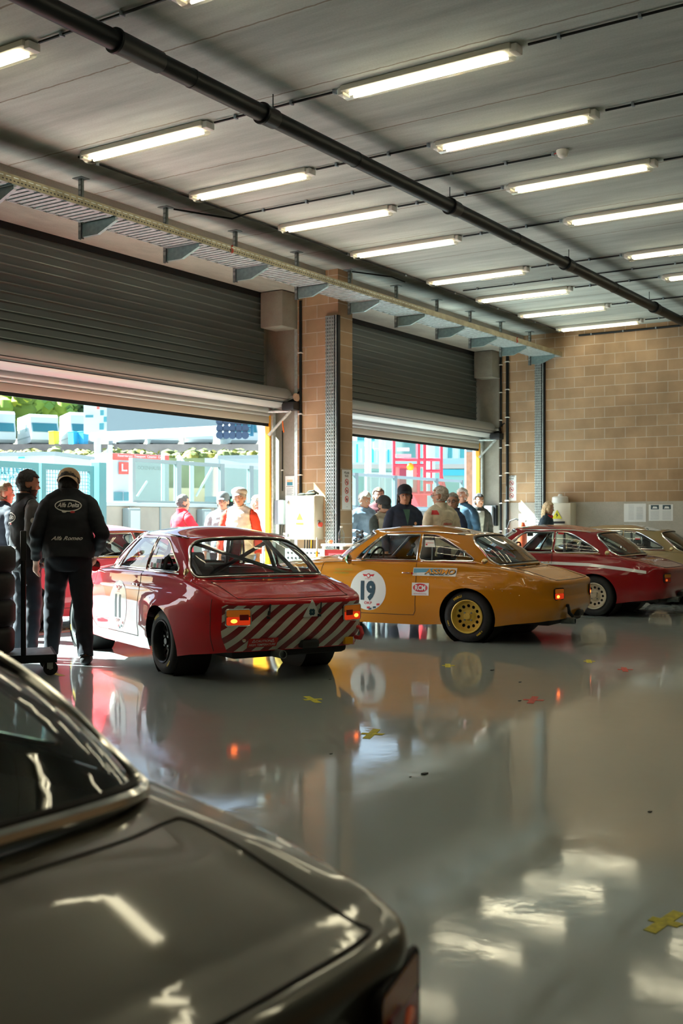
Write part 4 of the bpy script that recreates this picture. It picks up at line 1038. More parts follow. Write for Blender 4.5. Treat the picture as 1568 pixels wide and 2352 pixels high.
def rear_decal(car, name, art, m, cy, cz, eps=.0035, label=None):
    A, fs = art; A = np.asarray(A); y = cy-A[:, 0]; z = cz+A[:, 1]
    s = np.array([car['s_rear'](abs(v)) if v >= 0 else 2*SMAX-car['s_rear'](abs(v)) for v in y]); Q = np.stack([s, z], 1); P = car['band'](Q)
    P = P+np.array([-eps, 0, 0]); return MB().add(P.tolist(), fs, 0).build(name, m, car['thing'], autosmooth=False)
def disc_art(r, sp=.02, ry=None):
    ry = ry or r
    V, T = cdt([(r*math.cos(2*PI*k/48), ry*math.sin(2*PI*k/48)) for k in range(48)], [], sp); return V, T[0]
def poly_art(P, sp=.03):
    V, T = cdt(P, [], sp); return V, T[0]
def cover(A, fs, k=1.0): return np.asarray(A)*k, fs
# stripes material in the car's own coordinates
def stripe_mat():
    m = bpy.data.materials.new('red white stripes'); m.use_nodes = True; n = m.node_tree.nodes; L = m.node_tree.links; b = n['Principled BSDF']
    tc = n.new('ShaderNodeTexCoord'); sp = n.new('ShaderNodeSeparateXYZ'); L.new(tc.outputs['Object'], sp.inputs[0])
    a = n.new('ShaderNodeMath'); a.operation = 'MULTIPLY'; a.inputs[1].default_value = .85; L.new(sp.outputs[1], a.inputs[0])
    # stripes bend a little flatter under the lamps, as the tape does
    k = n.new('ShaderNodeMath'); k.operation = 'SINE'; k7 = n.new('ShaderNodeMath'); k7.operation = 'MULTIPLY'; k7.inputs[1].default_value = 11.0; L.new(sp.outputs[2], k7.inputs[0]); L.new(k7.outputs[0], k.inputs[0])
    k2 = n.new('ShaderNodeMath'); k2.operation = 'MULTIPLY_ADD'; k2.inputs[1].default_value = .012; L.new(k.outputs[0], k2.inputs[0]); L.new(sp.outputs[2], k2.inputs[2])
    c = n.new('ShaderNodeMath'); c.operation = 'ADD'; L.new(a.outputs[0], c.inputs[0]); L.new(k2.outputs[0], c.inputs[1])
    d = n.new('ShaderNodeMath'); d.operation = 'MULTIPLY_ADD'; d.inputs[1].default_value = 1/.130; d.inputs[2].default_value = 40.3; L.new(c.outputs[0], d.inputs[0])
    f = n.new('ShaderNodeMath'); f.operation = 'FRACT'; L.new(d.outputs[0], f.inputs[0])
    g = n.new('ShaderNodeMath'); g.operation = 'GREATER_THAN'; g.inputs[1].default_value = .5; L.new(f.outputs[0], g.inputs[0])
    mx = n.new('ShaderNodeMix'); mx.data_type = 'RGBA'; mx.inputs[6].default_value = (.22, .006, .012, 1); mx.inputs[7].default_value = (.62, .60, .52, 1)
    L.new(g.outputs[0], mx.inputs[0]); L.new(mx.outputs[2], b.inputs['Base Color']); b.inputs['Roughness'].default_value = .35; b.inputs['Coat Weight'].default_value = .6; b.inputs['Coat Roughness'].default_value = .06
    return m
P_red = paint('red paint', (.60, .003, .012)); P_yel = paint('ochre yellow paint', (.58, .22, .004)); P_red2 = paint('deep red paint', (.30, .006, .01)); P_beige = paint('gold beige paint', (.33, .25, .12))
P_grey = mat('olive grey paint', (.085, .079, .060), .30, .4, coat=1.0, coatr=.05); P_pink = paint('light red paint', (.42, .05, .08))
R_black = mat('black alloy', (.02, .024, .026), .4, .4); R_gold = mat('gold alloy', (.72, .52, .10), .35, .3); R_silver = mat('pale alloy', (.62, .56, .42), .35, .4)
STR = stripe_mat()
def num_font(s): return s
# --- red car with striped tail
car1 = build_car('red', 'red vintage racing coupe number 11 with diagonal striped tail, nose toward the open door', 8.575, 7.49, math.radians(65), P_red, R_black, 'black', Shape(.100, .06), stripes=STR, sp=.032, glow=1.2, mirror=P_red, seats=1, mx=.45)
M_dec = mat('decal white', (.80, .82, .80), .4, coat=.6); M_num = mat('decal navy', (.015, .06, .09), .45); M_org = mat('decal orange', (.85, .35, .02), .5); M_dred = mat('decal red', (.62, .03, .04), .45)
M_dgreen = mat('decal green', (.02, .25, .10), .5); M_dblue = mat('decal blue', (.03, .18, .35), .5); M_lime = mat('decal lime', (.35, .42, .02), .5)
def roundel(car, num, cx, cz, r=.235):
    d = car['door']
    side_decal(car, 'number_roundel', disc_art(r), M_dec, cx, cz, .002, d)
    side_decal(car, 'race_number', text2d(num, .205, bold=.055, xs=.80), M_num, cx, cz-.01, .004, d)
    side_decal(car, 'sponsor_text', text2d('OKP', .032, bold=.015, xs=1.2), M_dred, cx, cz-.150, .004, d)
    A, fs = disc_art(.026); side_decal(car, 'club_emblem', (A, fs), M_dred, cx, cz+.165, .004, d)
    side_decal(car, 'emblem_centre', disc_art(.017), M_dec, cx, cz+.165, .005, d)
    side_decal(car, 'emblem_wings', poly_art([(-.08, .018), (-.03, .012), (.03, .012), (.08, .018), (.06, -.012), (.02, -.004), (-.02, -.004), (-.06, -.012)]), M_dred, cx, cz+.168, .0035, d)
    side_decal(car, 'emblem_text', text2d('HISTORIC CUP', .012, xs=.8), M_dred, cx, cz+.128, .004, d)
    for i, (a, b, m) in enumerate([(.13, -.165, M_dred), (.08, -.20, M_num), (-.0, -.205, M_dred), (.02, -.219, M_num)]):
        side_decal(car, 'check_square', poly_art([(a-.02, b-.012), (a+.02, b-.008), (a+.022, b+.014), (a-.018, b+.010)], .05), m, cx, cz, .004, d)
roundel(car1, '11', .0, .535)
side_decal(car1, 'inspection_sticker', poly_art([(-.035, -.022), (.035, -.022), (.035, .022), (-.035, .022)]), M_dec, .78, .50, .004)
# latches, badge and plate on the tail
for yy in (.27, -.215):
    P = car1['band'](np.array([(car1['s_rear'](abs(yy)), .63)]))[0]
    MB().tube([(P[0]-.012, yy, .655), (P[0]-.02, yy+.012, .60)], .007, 8).tube([(P[0]-.018, yy+.012, .60), (P[0]-.016, yy+.02, .565)], .012, 8).tube([(P[0]-.016, yy+.02, .555), (P[0]-.016, yy+.022, .535)], .016, 8).build('boot_latch', M_black, car1['thing'])
rear_decal(car1, 'triangle_badge', poly_art([(-.088, -.05), (.082, -.05), (0, .10)], .04), M_dec, -.13, .585, .005)
for i in range(4):
    a = PI/4+i*PI/2; c_ = (.018*math.cos(a), .018*math.sin(a)-.012)
    rear_decal(car1, 'clover_leaf', poly_art([(c_[0]+.0155*math.cos(t)*(1-.25*math.cos(2*(t-a))), c_[1]+.0155*math.sin(t)) for t in [2*PI*k/12 for k in range(12)]], .05), M_num, -.13, .585, .007)
rear_decal(car1, 'clover_stem', poly_art([(-.004, -.012), (.002, -.012), (-.014, -.042), (-.020, -.04)], .05), M_num, -.13, .585, .007)
rear_decal(car1, 'warning_plate', poly_art([(-.135, -.038), (.135, -.038), (.135, .038), (-.135, .038)], .06), mat('plate red', (.62, .02, .02), .4), .325, .338, .006)
rear_decal(car1, 'plate_text', text2d('CAUTION', .020, bold=.01, xs=1.15), M_dec, .325, .352, .009); rear_decal(car1, 'plate_text', text2d('HIGH TEMPERATURE', .020, bold=.01, xs=.95), M_dec, .325, .320, .009)
for q in (.105, -.105):
    rear_decal(car1, 'plate_triangle', poly_art([(-.016, -.012), (.016, -.012), (0, .016)], .05), M_dec, .325+q*.82, .353, .009); rear_decal(car1, 'plate_triangle_inner', poly_art([(-.009, -.008), (.009, -.008), (0, .009)], .05), M_dred, .325+q*.82, .353, .0105)
MB().lathe([(0, .012), (.014, .01), (.016, 0)], frame((-2.155, .50, .365), (0, -1, 0), (0, 0, 1)), 16).build('bolt', M_chrome, car1['thing'])
MB().tube([(-2.1, -.61, .33), (-2.18, -.61, .33), (-2.21, -.61, .37), (-2.18, -.61, .42), (-2.12, -.61, .42)], .018, 8).build('tow_hook', M_dred, car1['thing']); MB().rbox((-2.14, -.565, .275), (-2.09, -.48, .34), .01).build('yellow_tow_tag', M_yel, car1['thing'])
def quarter_sticker(car, x0, z0, w, h, ms, key):
    q = T_of(6)+x0
    def art(a0, b0, a1, b1, m, nm, e):
        V, T = cdt([(a0, b0), (a1, b0), (a1, b1), (a0, b1)], [], .05); o = chart_obj(nm, V, T[0], gh, m, car['thing'], eps=e); return o
    art(q, z0, q+w, z0+h, M_dec, 'window_sticker', .004)
    for (a, b, c, d, m) in ms: art(q+a, z0+b, q+c, z0+d, m, 'sticker_print', .006)
quarter_sticker(car1, .06, .05, .19, .10, [(.0, .0, .03, .05, M_dred), (.06, 0, .10, .04, M_dgreen), (.12, .0, .15, .05, M_dred), (.10, .05, .18, .09, M_num)], 'a'); quarter_sticker(car1, .05, .17, .06, .09, [(.005, .01, .055, .02, M_dred)], 'b')
# --- yellow car
car2 = build_car('yellow', 'ochre yellow vintage racing coupe number 19 parked beyond the striped red one', 11.86, 6.96, math.radians(94), P_yel, R_gold, 'gold', Shape(.090, .055), sp=.032, glow=1.6, mirror=mat('green mirror', (.0, .22, .05), .2, coat=1), seatc=(.05, .05, .06), seats=1, mx=.27)
roundel(car2, '19', .08, .545)
side_decal(car2, 'sponsor_panel', poly_art([(-.27, -.045), (.27, -.045), (.275, .05), (-.265, .045)]), M_dec, -.76, .77, .003)
side_decal(car2, 'sponsor_panel_shade', poly_art([(-.26, -.015), (.08, .005), (.10, .04), (-.26, .035)], .05), mat('decal sky', (.12, .38, .55), .4), -.76, .77, .004)
side_decal(car2, 'sponsor_shadow', text2d('ASSIMO', .058, bold=.05, shear=.2, xs=1.35), M_num, -.83, .771, .005); side_decal(car2, 'sponsor_name', text2d('ASSIMO', .056, bold=.02, shear=.2, xs=1.35), M_org, -.83, .776, .006)
side_decal(car2, 'sponsor_line', text2d('tecnologia ed innovazione per la pulizia', .014, bold=.0, xs=.8), M_num, -.83, .736, .006)
side_decal(car2, 'sponsor_square', poly_art([(-.11, -.075), (.11, -.07), (.11, .07), (-.11, .07)]), M_dec, -.60, .575, .003)
side_decal(car2, 'sponsor_oval', disc_art(.095, .03, .048), M_dred, -.60, .59, .004); side_decal(car2, 'sponsor_letters', text2d('RCM', .055, bold=.03, xs=.9), M_dec, -.60, .59, .006); side_decal(car2, 'sponsor_small_text', text2d('MOTOSCOPE INDUSTRIALI', .014, xs=.75), M_dred, -.60, .522, .006)
side_decal(car2, 'driver_names', text2d('RAFFAELE RAIMONDI', .020, shear=.2, xs=.9), M_lime, .42, .775, .004); side_decal(car2, 'driver_names', text2d('CARLO BARBOLINI', .020, shear=.2, xs=.9), M_lime, .45, .735, .004)
quarter_sticker(car2, .06, .20, .12, .09, [(.01, .05, .11, .055, M_dred), (.01, .02, .03, .04, M_dred)], 'c')
side_decal(car2, 'fender_emblem', poly_art([(-.09, .03), (-.03, .02), (0, .035), (.03, .02), (.09, .03), (.05, -.02), (.02, -.01), (0, -.035), (-.02, -.01), (-.05, -.02)], .03), M_dec, 1.0, .765, .004)
m = MB()
for i in range(14):
    x = -.60-.09*i; z = .70-.0016*i*i*.6
    P = car2['band'](np.array([(car2['s_of'](x), z)]))[0]; m.ell((P[0], P[1]+.002, P[2]), (.005, .003, .005), 6)
m.build('rivets', M_chrome, car2['thing'])
MB().tube([(-2.10, .38, .42), (-2.19, .38, .42), (-2.20, .37, .34), (-2.23, .34, .30)], .02, 8).build('tow_strap', M_blackm, car2['thing'])
t = thing('racing_helmet', 'white racing helmet inside the yellow car behind its door window', 'helmet', (11.86, 6.96, 0), math.radians(94))
MB().ell((-.38, .22, 1.03), (.14, .125, .14), 24).build('shell', M_white, t); MB().ell((-.34, .22, 1.05), (.13, .11, .06), 20).build('visor', M_black, t)
# --- deep red car with white stripe
car3 = build_car('deep', 'deep red racing coupe with one white side stripe, right of the yellow car', 16.03, 7.05, math.radians(92), P_red2, R_silver, 'silver', Shape(.075, .05), sp=.045, lights=True, glow=0.12, letters=False)
st = [(-1.0, .02)]
Pst = [(.85, .03), (.3, .03), (-.3, .02), (-.55, .0)]
A = [(-x, z) for x, z in ((1.3, .72), (.3, .762), (-.5, .762), (-1.1, .745), (-1.6, .695), (-1.9, .655))]; Bq = [(-x, z-.04) for x, z in ((1.3, .72), (.3, .762), (-.5, .762), (-1.1, .745), (-1.6, .695), (-1.9, .655))]
side_decal(car3, 'white_stripe', poly_art(A+Bq[::-1], .05), M_dec, 0, 0, .004)
V, T = cdt([(.1, -.5), (.16, -.5), (.16, .5), (.1, .5)], [], .05)
for i in range(6):
    V, T = cdt([(.0-.0, -.45+.15*i), (.09, -.45+.15*i), (.09, -.37+.15*i), (0, -.37+.15*i)], [], .05); chart_obj('roof_check', V, T[0], roof, [M_dec, M_dgreen][i % 2], car3['thing'], eps=.003)
quarter_sticker(car3, .06, .32, .10, .03, [(.0, .0, .10, .03, M_dred)], 'd')
# --- gold beige car at the right edge
car4 = build_car('beige', 'gold beige racing coupe half cut off at the right edge', 18.72, 7.0, math.radians(94), P_beige, R_silver, 'silver', Shape(.05, .04), sp=.05, lights=True, glow=0.1, letters=False)
quarter_sticker(car4, .2, .2, .08, .05, [(.0, .0, .08, .02, M_dred)], 'e')
# --- light red car outside at the left
car5 = build_car('outer', 'light red coupe behind the man in the cap, side on by the doorway', 10.4, 11.13, math.radians(170), P_pink, R_silver, 'silver', Shape(.04, .03), sp=.05, lights=False, letters=False)
# --- foreground car
car6 = build_car('grey', 'dark olive grey coupe close to the camera, only its rear deck and window in view', 1.253, 3.232, math.radians(87), P_grey, R_silver, 'black', Shape(.03, .03), sp=.022, detail=2, glow=0.02, cage=False, letters=False)
car6['thing'].scale = (1.045, .91, .91)
# ------------------------------------------------------------------ outside the doors
FWD = Vector((math.cos(AZ), math.sin(AZ), 0)); RGT = Vector((math.sin(AZ), -math.cos(AZ), 0))
def wp(px, py, d):
    """place in the world: picture column and row at a distance along the view"""
    return FWD*d+RGT*((px-784)/2582*d)+Vector((0, 0, 1.33+(1200-py)*d/2582))
M_asph = mat('asphalt', (.18, .19, .20), .85, noise_s=60, noise_a=.25, bump=.2)
struct('floor_apron', MB().box((-60, YO, -.14), (160, 60, -.02)), M_asph)
struct('trim_3', MB().box((XN, YO+.02, -.05), (XF, YO+.14, -.012)).box((XN, YO+.14, -.05), (XF, YO+.30, -.008), 1), [mat('red kerb line', (.45, .12, .11), .7), mat('pale kerb', (.5, .5, .48), .8)])
m = MB(); x = XN
while x < XF:
    m.box((x, YO+.45, -.03), (x+.05, YO+.75, -.004)); x += .09
tag(m.build('drain_grate', M_galvd), 'steel drain grate in the asphalt just outside the door threshold', 'drain')
struct('wall_door_sunblock', MB().box((XN+.38, YO+.02, 2.92), (XP, YO+.16, ZC+.25)).box((XP+.38, YO+.02, 2.92), (XF+.3, YO+.16, ZC+.25)), M_conc)  # unseen wall over the doors, added to stop sun leaking past the curtains
M_teal = mat('teal painted steel', (.05, .22, .26), .5); M_wht = mat('outdoor white', (.50, .56, .57), .5); M_pale = mat('pale outdoor grey', (.28, .34, .35), .6)
M_pitc = mat('pit wall concrete', (.42, .38, .33), .85, noise_s=2, noise_a=.12); M_screen = glass('tinted screen', (.80, .92, .90), .15, .05)
# gate
def gate(x0, x1, lab):
    t = thing('mesh_gate', lab, 'gate', ((x0+x1)/2, 13.1, -.02)); w = .06; y = 13.1; z1 = 2.22
    m = MB()
    for a in (x0, x1-.09): m.box((a, y-w/2, .05), (a+.09, y+w/2, z1))
    m.box((x0+.09, y-w/2, z1-.09), (x1-.09, y+w/2, z1)).box((x0+.09, y-w/2, .05), (x1-.09, y+w/2, .14)); m.build('gate_frame', M_teal, t, True)
    MB().box((x0+.02, y-.02, -.02), (x0+.07, y+.02, .06)).build('drop_bolt', M_teal, t, True)
    m = MB(); x = x0+.13
    while x < x1-.1: m.box((x, y-.004, .14), (x+.007, y+.004, z1-.09)); x += .055
    z = .2
    while z < z1-.1: m.box((x0+.09, y-.003, z), (x1-.09, y+.003, z+.007)); z += .055
    m.build('wire_mesh', M_teal, t, True)
    return t
gate(10.35, 11.5, 'left leaf of the teal wire mesh gate outside'); g2 = gate(11.55, 12.62, 'right leaf of the teal wire mesh gate outside')
tag(MB().box((12.66, 13.0, -.02), (12.82, 13.18, 2.28)).build('gate_post', M_teal), 'square teal steel post at the right end of the mesh gate', 'post')
# pit wall with glass screens
t = thing('pit_wall', 'low beige concrete pit wall with pale coping outside the doors', 'wall', (22, 16.4, -.02))
MB().box((13.5, 16.3, -.02), (40, 16.5, 1.66)).build('wall', M_pitc, t, True); MB().rbox((13.4, 16.25, 1.66), (40, 16.6, 1.74), .01).build('coping', M_wht, t, True)
m = MB(); x = 14
while x < 40: m.box((x, 16.28, 0), (x+.04, 16.3, 1.66)); x += .9
m.build('pilaster', M_pale, t, True)
def postx(px): r = ((px-784)/2582); return 16.4*(math.cos(AZ)+r*math.sin(AZ))/(math.sin(AZ)-r*math.cos(AZ))
px_ = [300, 406, 506, 573, 640, 720, 815, 905, 1000, 1060]
for i, (a, b) in enumerate(zip(px_[:-1], px_[1:])):
    xa, xb = postx(a), postx(b)
    t = thing('wind_screen', 'tinted glass wind screen on the pit wall, panel %s from the left' % ordn[i].replace('nearest', 'first'), 'screen', ((xa+xb)/2, 16.4, 1.74), group='glass screens on the pit wall')
    MB().box((xa+.05, 16.39, 1.78), (xb-.05, 16.41, 2.58)).build('pane', M_screen, t, True)
    MB().box((xa, 16.35, 1.74), (xa+.09, 16.45, 2.66)).build('post', M_pale, t, True); MB().box((xb-.05, 16.35, 1.74), (xb, 16.45, 2.66)).build('post', M_pale, t, True)
    MB().box((xa+.09, 16.36, 2.58), (xb-.05, 16.44, 2.66)).box((xa+.09, 16.36, 1.74), (xb-.05, 16.44, 1.79)).build('rail', M_wht if i > 1 else M_pale, t, True)
for px, w, lab in ((285, .35, 'left'), (452, .3, 'middle'), (545, .3, 'right')):
    x = postx(px); t = thing('meter_box', 'pale grey electric box on the pit wall, the %s one' % lab, 'box', (x, 16.2, .9))
    MB().rbox((x-w/2, 16.1, 1.1), (x+w/2, 16.28, 1.62), .02).build('body', M_pale, t, True); MB().box((x-w/2+.04, 16.085, 1.15), (x+w/2-.04, 16.1, 1.57)).build('door', M_wht, t, True)
o = MB().rbox((postx(497), 16.0, 1.70), (postx(528), 16.2, 1.92), .02)
o = o.build('signal_box', M_blackm); tag(o, 'dark signal box with green lamps on the pit wall', 'signal')
for i in range(3):
    x = postx(500+10*i); q = MB().cyl((x, 15.99, 1.83), (x, 16.0, 1.83), .03, 12); q.build('green_lamp', mat('green lamp', (.1, .5, .15), .4, emit=(.1, 1, .2), es=1.5), o, True)
# --- terrace, hedge and hill
def slab(name, px0, px1, y0, y1, d0, d1, m, lab, cat, thick=3.0, kind=None):
    """a box whose near face spans the picture columns at distance d0 (left) .. d1 (right)"""
    a = wp(px0, y1, d0); b = wp(px1, y1, d1); h0 = wp(px0, y0, d0).z; h1 = wp(px1, y0, d1).z
    n = Vector((-(b-a).y, (b-a).x, 0)).normalized()
    if n.dot(FWD) < 0: n = -n
    vs = [a, b, b+n*thick, a+n*thick]; top = [Vector((v.x, v.y, h)) for v, h in zip(vs, (h0, h1, h1, h0))]
    o = MB().add(vs+top, [(0, 3, 2, 1), (4, 5, 6, 7), (0, 1, 5, 4), (1, 2, 6, 5), (2, 3, 7, 6), (3, 0, 4, 7)]).build(name, m)
    return tag(o, lab, cat, kind=kind) if kind is None else tag(o, lab, None, kind=kind)
M_hedge = mat('hedge', (.10, .13, .035), .9, noise_s=1.3, noise_a=.7, bump=.6)
def foliage(name, px0, px1, yb, yt, d, n, col, lab, depth=5, rs=(.5, 1.0), seed=1, cat='hedge', kind=None):
    rnd = random.Random(seed); m = MB()
    for i in range(n):
        px = rnd.uniform(px0, px1); dd = d+rnd.uniform(0, depth); f = rnd.random()
        y = yb+(yt-yb)*f*(1-.35*abs(math.sin(px*.05)))
        c = wp(px, y, dd); r = rnd.uniform(*rs)
        for k in range(14):
            u = Vector((rnd.gauss(0, 1), rnd.gauss(0, 1), rnd.gauss(0, 1))).normalized(); q = c+u*r*rnd.uniform(.5, 1); v = u.cross(Vector((0, 0, 1))).normalized(); w = u.cross(v)
            s_ = r*.35; mi = rnd.choice((0, 0, 1, 2))
            m.add([q-v*s_, q+w*s_*.7, q+v*s_, q-w*s_*.7], [(0, 1, 2, 3)], mi)
        m.ell(c, (r*.8, r*.8, r*.7), 8, rnd.choice((0, 1, 2)))
    cols = [mat(name+str(col)+'a', col, .9), mat(name+str(col)+'b', tuple(c*.6 for c in col), .9), mat(name+str(col)+'c', (min(1, col[0]*1.7), col[1]*1.25, col[2]*.8), .9)]
    return tag(m.build(name, cols), lab, cat)
slab('terrace_wall', -60, 640, 1020, 1052, 90, 90, mat('terrace wall', (.34, .29, .26), .9, noise_s=.6, noise_a=.3), 'brown retaining wall below the parked motorhomes', 'wall', 1)
foliage('hedge', -40, 640, 1062, 1044, 78, 260, (.16, .19, .06), 'scrubby green brown hedge under the terrace wall', 2, (.4, .8), 3)
slab('embankment', -120, 700, 1052, 1120, 79, 76, mat('bank grass', (.22, .25, .12), .95, noise_s=.5, noise_a=.4), 'grassy bank below the hedge', 'bank', 1)
a = wp(-150, 1020, 90.2); b = wp(1200, 1020, 90.2)
struct('floor_terrace', MB().add([a, b, b+FWD*60, a+FWD*60, a-Vector((0, 0, .5)), b-Vector((0, 0, .5)), b+FWD*60-Vector((0, 0, .5)), a+FWD*60-Vector((0, 0, .5))], [(0, 1, 2, 3), (4, 7, 6, 5), (0, 4, 5, 1), (1, 5, 6, 2), (2, 6, 7, 3), (3, 7, 4, 0)]), M_asph)
for i, (p0, p1, d, col, l) in enumerate([(-60, 70, 128, (.24, .36, .05), 'bright yellow green tree crown on the hill, left of the others'), (60, 150, 132, (.16, .30, .06), 'mid green tree crown on the hill above the motorhomes'), (140, 240, 137, (.13, .24, .09), 'dull green tree crown behind the white trailer'), (240, 420, 140, (.12, .22, .09), 'distant green trees behind the big screen')]):
    foliage('hill_tree', p0, p1, 985, 888, d, 110, col, l, 8, (1.2, 2.2), 10+i, 'tree')
def motorhome(pxc, d, yaw, L, hgt, lab, kind=0):
    base = wp(pxc, 1020, d); z0 = 1.33+180*90.2/2582
    t = thing('motorhome', lab, 'motorhome', (base.x, base.y, z0), yaw)
    w = 2.3; P = [(-L/2, .35), (L/2-.2, .35), (L/2+.25, .6), (L/2+.3, 1.2), (L/2-.1, 2.0), (L/2-.1, hgt-.25), (L/2-.4, hgt), (-L/2+.1, hgt), (-L/2, hgt-.2)]
    M = Matrix.Translation((0, w/2, 0)) @ Matrix.Rotation(PI/2, 4, 'X'); MB().prism(P, 0, w, M).build('body', M_wht, t)
    m = MB().prism([(L/2+.31, 1.25), (L/2-.08, 1.98), (L/2-.04, 2.0), (L/2+.34, 1.27)], .12, w-.12, M); m.build('windscreen', mat('outdoor glass', (.05, .20, .24), .15), t)
    for q in (-.35, .18): MB().box((L*q-.35, w/2, 1.35), (L*q+.35, w/2+.01, 1.95)).box((L*q-.35, -w/2-.01, 1.35), (L*q+.35, -w/2, 1.95)).build('window', MATS['outdoor glass'], t)
    for xx in (-L*.3, L*.33):
        for sy in (-w/2+.02, w/2-.25): MB().lathe([(0, 0), (.33, 0), (.33, .22), (0, .22)], frame((xx, sy+.22, .33), (1, 0, 0), (0, 0, 1)), 18).build('wheel', M_tyre, t)
    MB().box((-L/2, w/2, .8), (L/2-.1, w/2+.012, .9)).box((-L/2, -w/2-.012, .8), (L/2-.1, -w/2, .9)).build('stripe', M_pale, t)
    return t
motorhome(-14, 96, math.radians(-118), 6, 3.0, 'white coach with dark windscreen at the far left edge of the terrace')
motorhome(86, 96, math.radians(-118), 5, 2.75, 'white motorhome with broad windscreen on the terrace beside the yellow bin')
motorhome(180, 97, math.radians(-122), 5, 3.0, 'white trailer with a dark window, just left of the checkered panel')
for i, (px, d, L, h) in enumerate([(290, 95, 4, 2.0), (372, 96, 4, 2.6), (455, 95, 4, 2.3), (545, 96, 4, 2.1)]):
    motorhome(px, d, math.radians(-125-6*(i % 3)), L, h, 'white vehicle parked on the terrace under the gantry beam, %s from the left' % ordn[i].replace('nearest', 'first'))
def bin_(px, py, d, col, lab, w=.6):
    b = wp(px, py, d); b.z = 1.33+180*90.2/2582; t = thing('wheelie_bin', lab, 'bin', tuple(b)); MB().prism([(-w*.4, 0), (w*.4, 0), (w/2, 1.0), (-w/2, 1.0)], -.3, .3, Matrix.Rotation(PI/2, 4, 'X')).build('body', mat('bin '+lab[:8], col, .5), t); MB().rbox((-w*.53, -.33, 1.0), (w*.53, .33, 1.07), .02).build('lid', mat('bin '+lab[:8], col, .5), t)
bin_(124, 1027, 90.9, (.9, .62, .0), 'yellow bin at the edge of the terrace'); bin_(168, 1029, 91, (.05, .45, .65), 'light blue bin on the terrace, left of two', .55); bin_(191, 1029, 91, (.02, .35, .6), 'deeper blue bin on the terrace, right of two', .6)
# --- container with letters behind the gate
t = thing('site_container', 'white site cabin with teal letters behind the gate', 'cabin', tuple(wp(60, 1200, 34)))
def face_box(px0, px1, y0, y1, d0, d1, thick, name, m, t, proud=0.0):
    y1 = y1 or 1200+1.35*2582/d0
    a = wp(px0, y1, d0); b = wp(px1, y1, d1); z1 = wp(px0, y0, d0).z; z0 = a.z; u = (b-a); u.z = 0; L = u.length; u.normalize(); n = Vector((-u.y, u.x, 0)); n = n if n.dot(FWD) > 0 else -n
    M = frame((a.x, a.y, 0), u, n, (0, 0, 1)); MB().box((0, -proud, z0), (L, thick, z1), 0, M).build(name, m, t, True)
    return frame(Vector((a.x, a.y, 0))-n*(proud+.01), u, (0, 0, 1)), L, z0, z1
Mx, L, z0, z1 = face_box(-60, 124, 1048, None, 33.4, 32.8, 2.4, 'cabin', M_wht, t)
face_box(-62, 127, 1040, 1048, 33.2, 32.6, 2.6, 'roof_edge', M_pale, t)
Mx = Mx @ Matrix.Translation((0, 0, 0))
m = MB(); flat_text(m, 'aine', frame(wp(22, 1076, 32.2), RGT, (0, 0, 1)), .36, bold=.01); flat_text(m, 'Grc', frame(wp(20, 1098, 32.2), RGT, (0, 0, 1)), .36, bold=.01); m.build('lettering', M_teal, t, True)
face_box(42, 56, 1049, 1053, 32.9, 32.85, .02, 'small_sign', mat('sign blue', (.05, .4, .55), .5), t)
# --- white container with red banner
t = thing('banner_container', 'white container with a red banner and red square logo', 'container', tuple(wp(320, 1200, 40)))
face_box(258, 388, 1040, None, 40, 41.5, 2.4, 'container', M_wht, t)
face_box(258, 388, 1041, 1056, 39.97, 41.47, .02, 'red_banner', mat('banner red', (.72, .10, .08), .5), t)
u = (wp(388, 1041, 41.5)-wp(258, 1041, 40)).normalized(); u.z = 0
m = MB(); flat_text(m, 'Reservierung  Transport  Catering  Co.', frame(wp(322, 1049, 40.6), u, (0, 0, 1)), .09, bold=.02, xs=.92); m.build('banner_text', M_wht, t, True)
face_box(273, 296, 1061, 1089, 40.1, 40.3, .02, 'logo_square', mat('banner red', (.7, .08, .07), .5), t)
m = MB(); flat_text(m, 'L.', frame(wp(286, 1074, 40.1), u, (0, 0, 1)), .26, bold=.03); m.build('logo_letter', M_wht, t, True)
m = MB(); flat_text(m, 'OCKENHAUSEN', frame(wp(345, 1075, 40.7), u, (0, 0, 1)), .13, bold=.02, xs=.8); m.build('container_text', M_pale, t, True)
for i in range(2): face_box(262+22*i, 282+22*i, 1130, 1150, 40.0, 40.1, .02, 'window', MATS['outdoor glass'], t)
slab('low_building', 470, 620, 1052, 1278, 46, 46, M_wht, 'white low building behind the right glass screens', 'building')
t = thing('white_canopy', 'pale canopy with flat roof edge behind the right screens', 'canopy', tuple(wp(550, 1180, 42))); face_box(500, 618, 1046, 1054, 41, 40.6, 3, 'roof_edge', M_pale, t)
for px in (502, 615): face_box(px, px+3, 1054, None, 42 if px < 550 else 40, 42 if px < 550 else 40, .15, 'leg', M_pale, t)
# --- big screen, beam and posts
t = thing('video_screen', 'huge grey video screen seen under the door edge', 'screen', tuple(wp(380, 990, 60)))
face_box(245, 505, 890, 990, 60.5, 59, .5, 'screen_panel', mat('screen grey', (.20, .26, .28), .6), t)
t = thing('checkered_panel', 'white panel with teal checker squares left of the big screen', 'panel', tuple(wp(215, 995, 61)))
face_box(192, 245, 900, 996, 61.5, 61.2, .5, 'panel', M_wht, t)
for i, (a, b, c, d) in enumerate([(230, 942, 238, 954), (238, 957, 247, 969), (228, 972, 238, 987), (196, 953, 214, 959), (222, 933, 228, 940)]):
    face_box(a, c, b, d, 61.1, 61.05, .03, 'check_square', M_teal if i < 4 else mat('banner red', (.7, .08, .07), .5), t)
t = thing('gantry_beam', 'long white gantry beam below the big screen on white posts', 'gantry', tuple(wp(222, 1210, 55)))
a = wp(212, 1004, 55); b = wp(520, 988, 50); MB().tube([a, b], .22, 12).build('beam', M_wht, t, True)
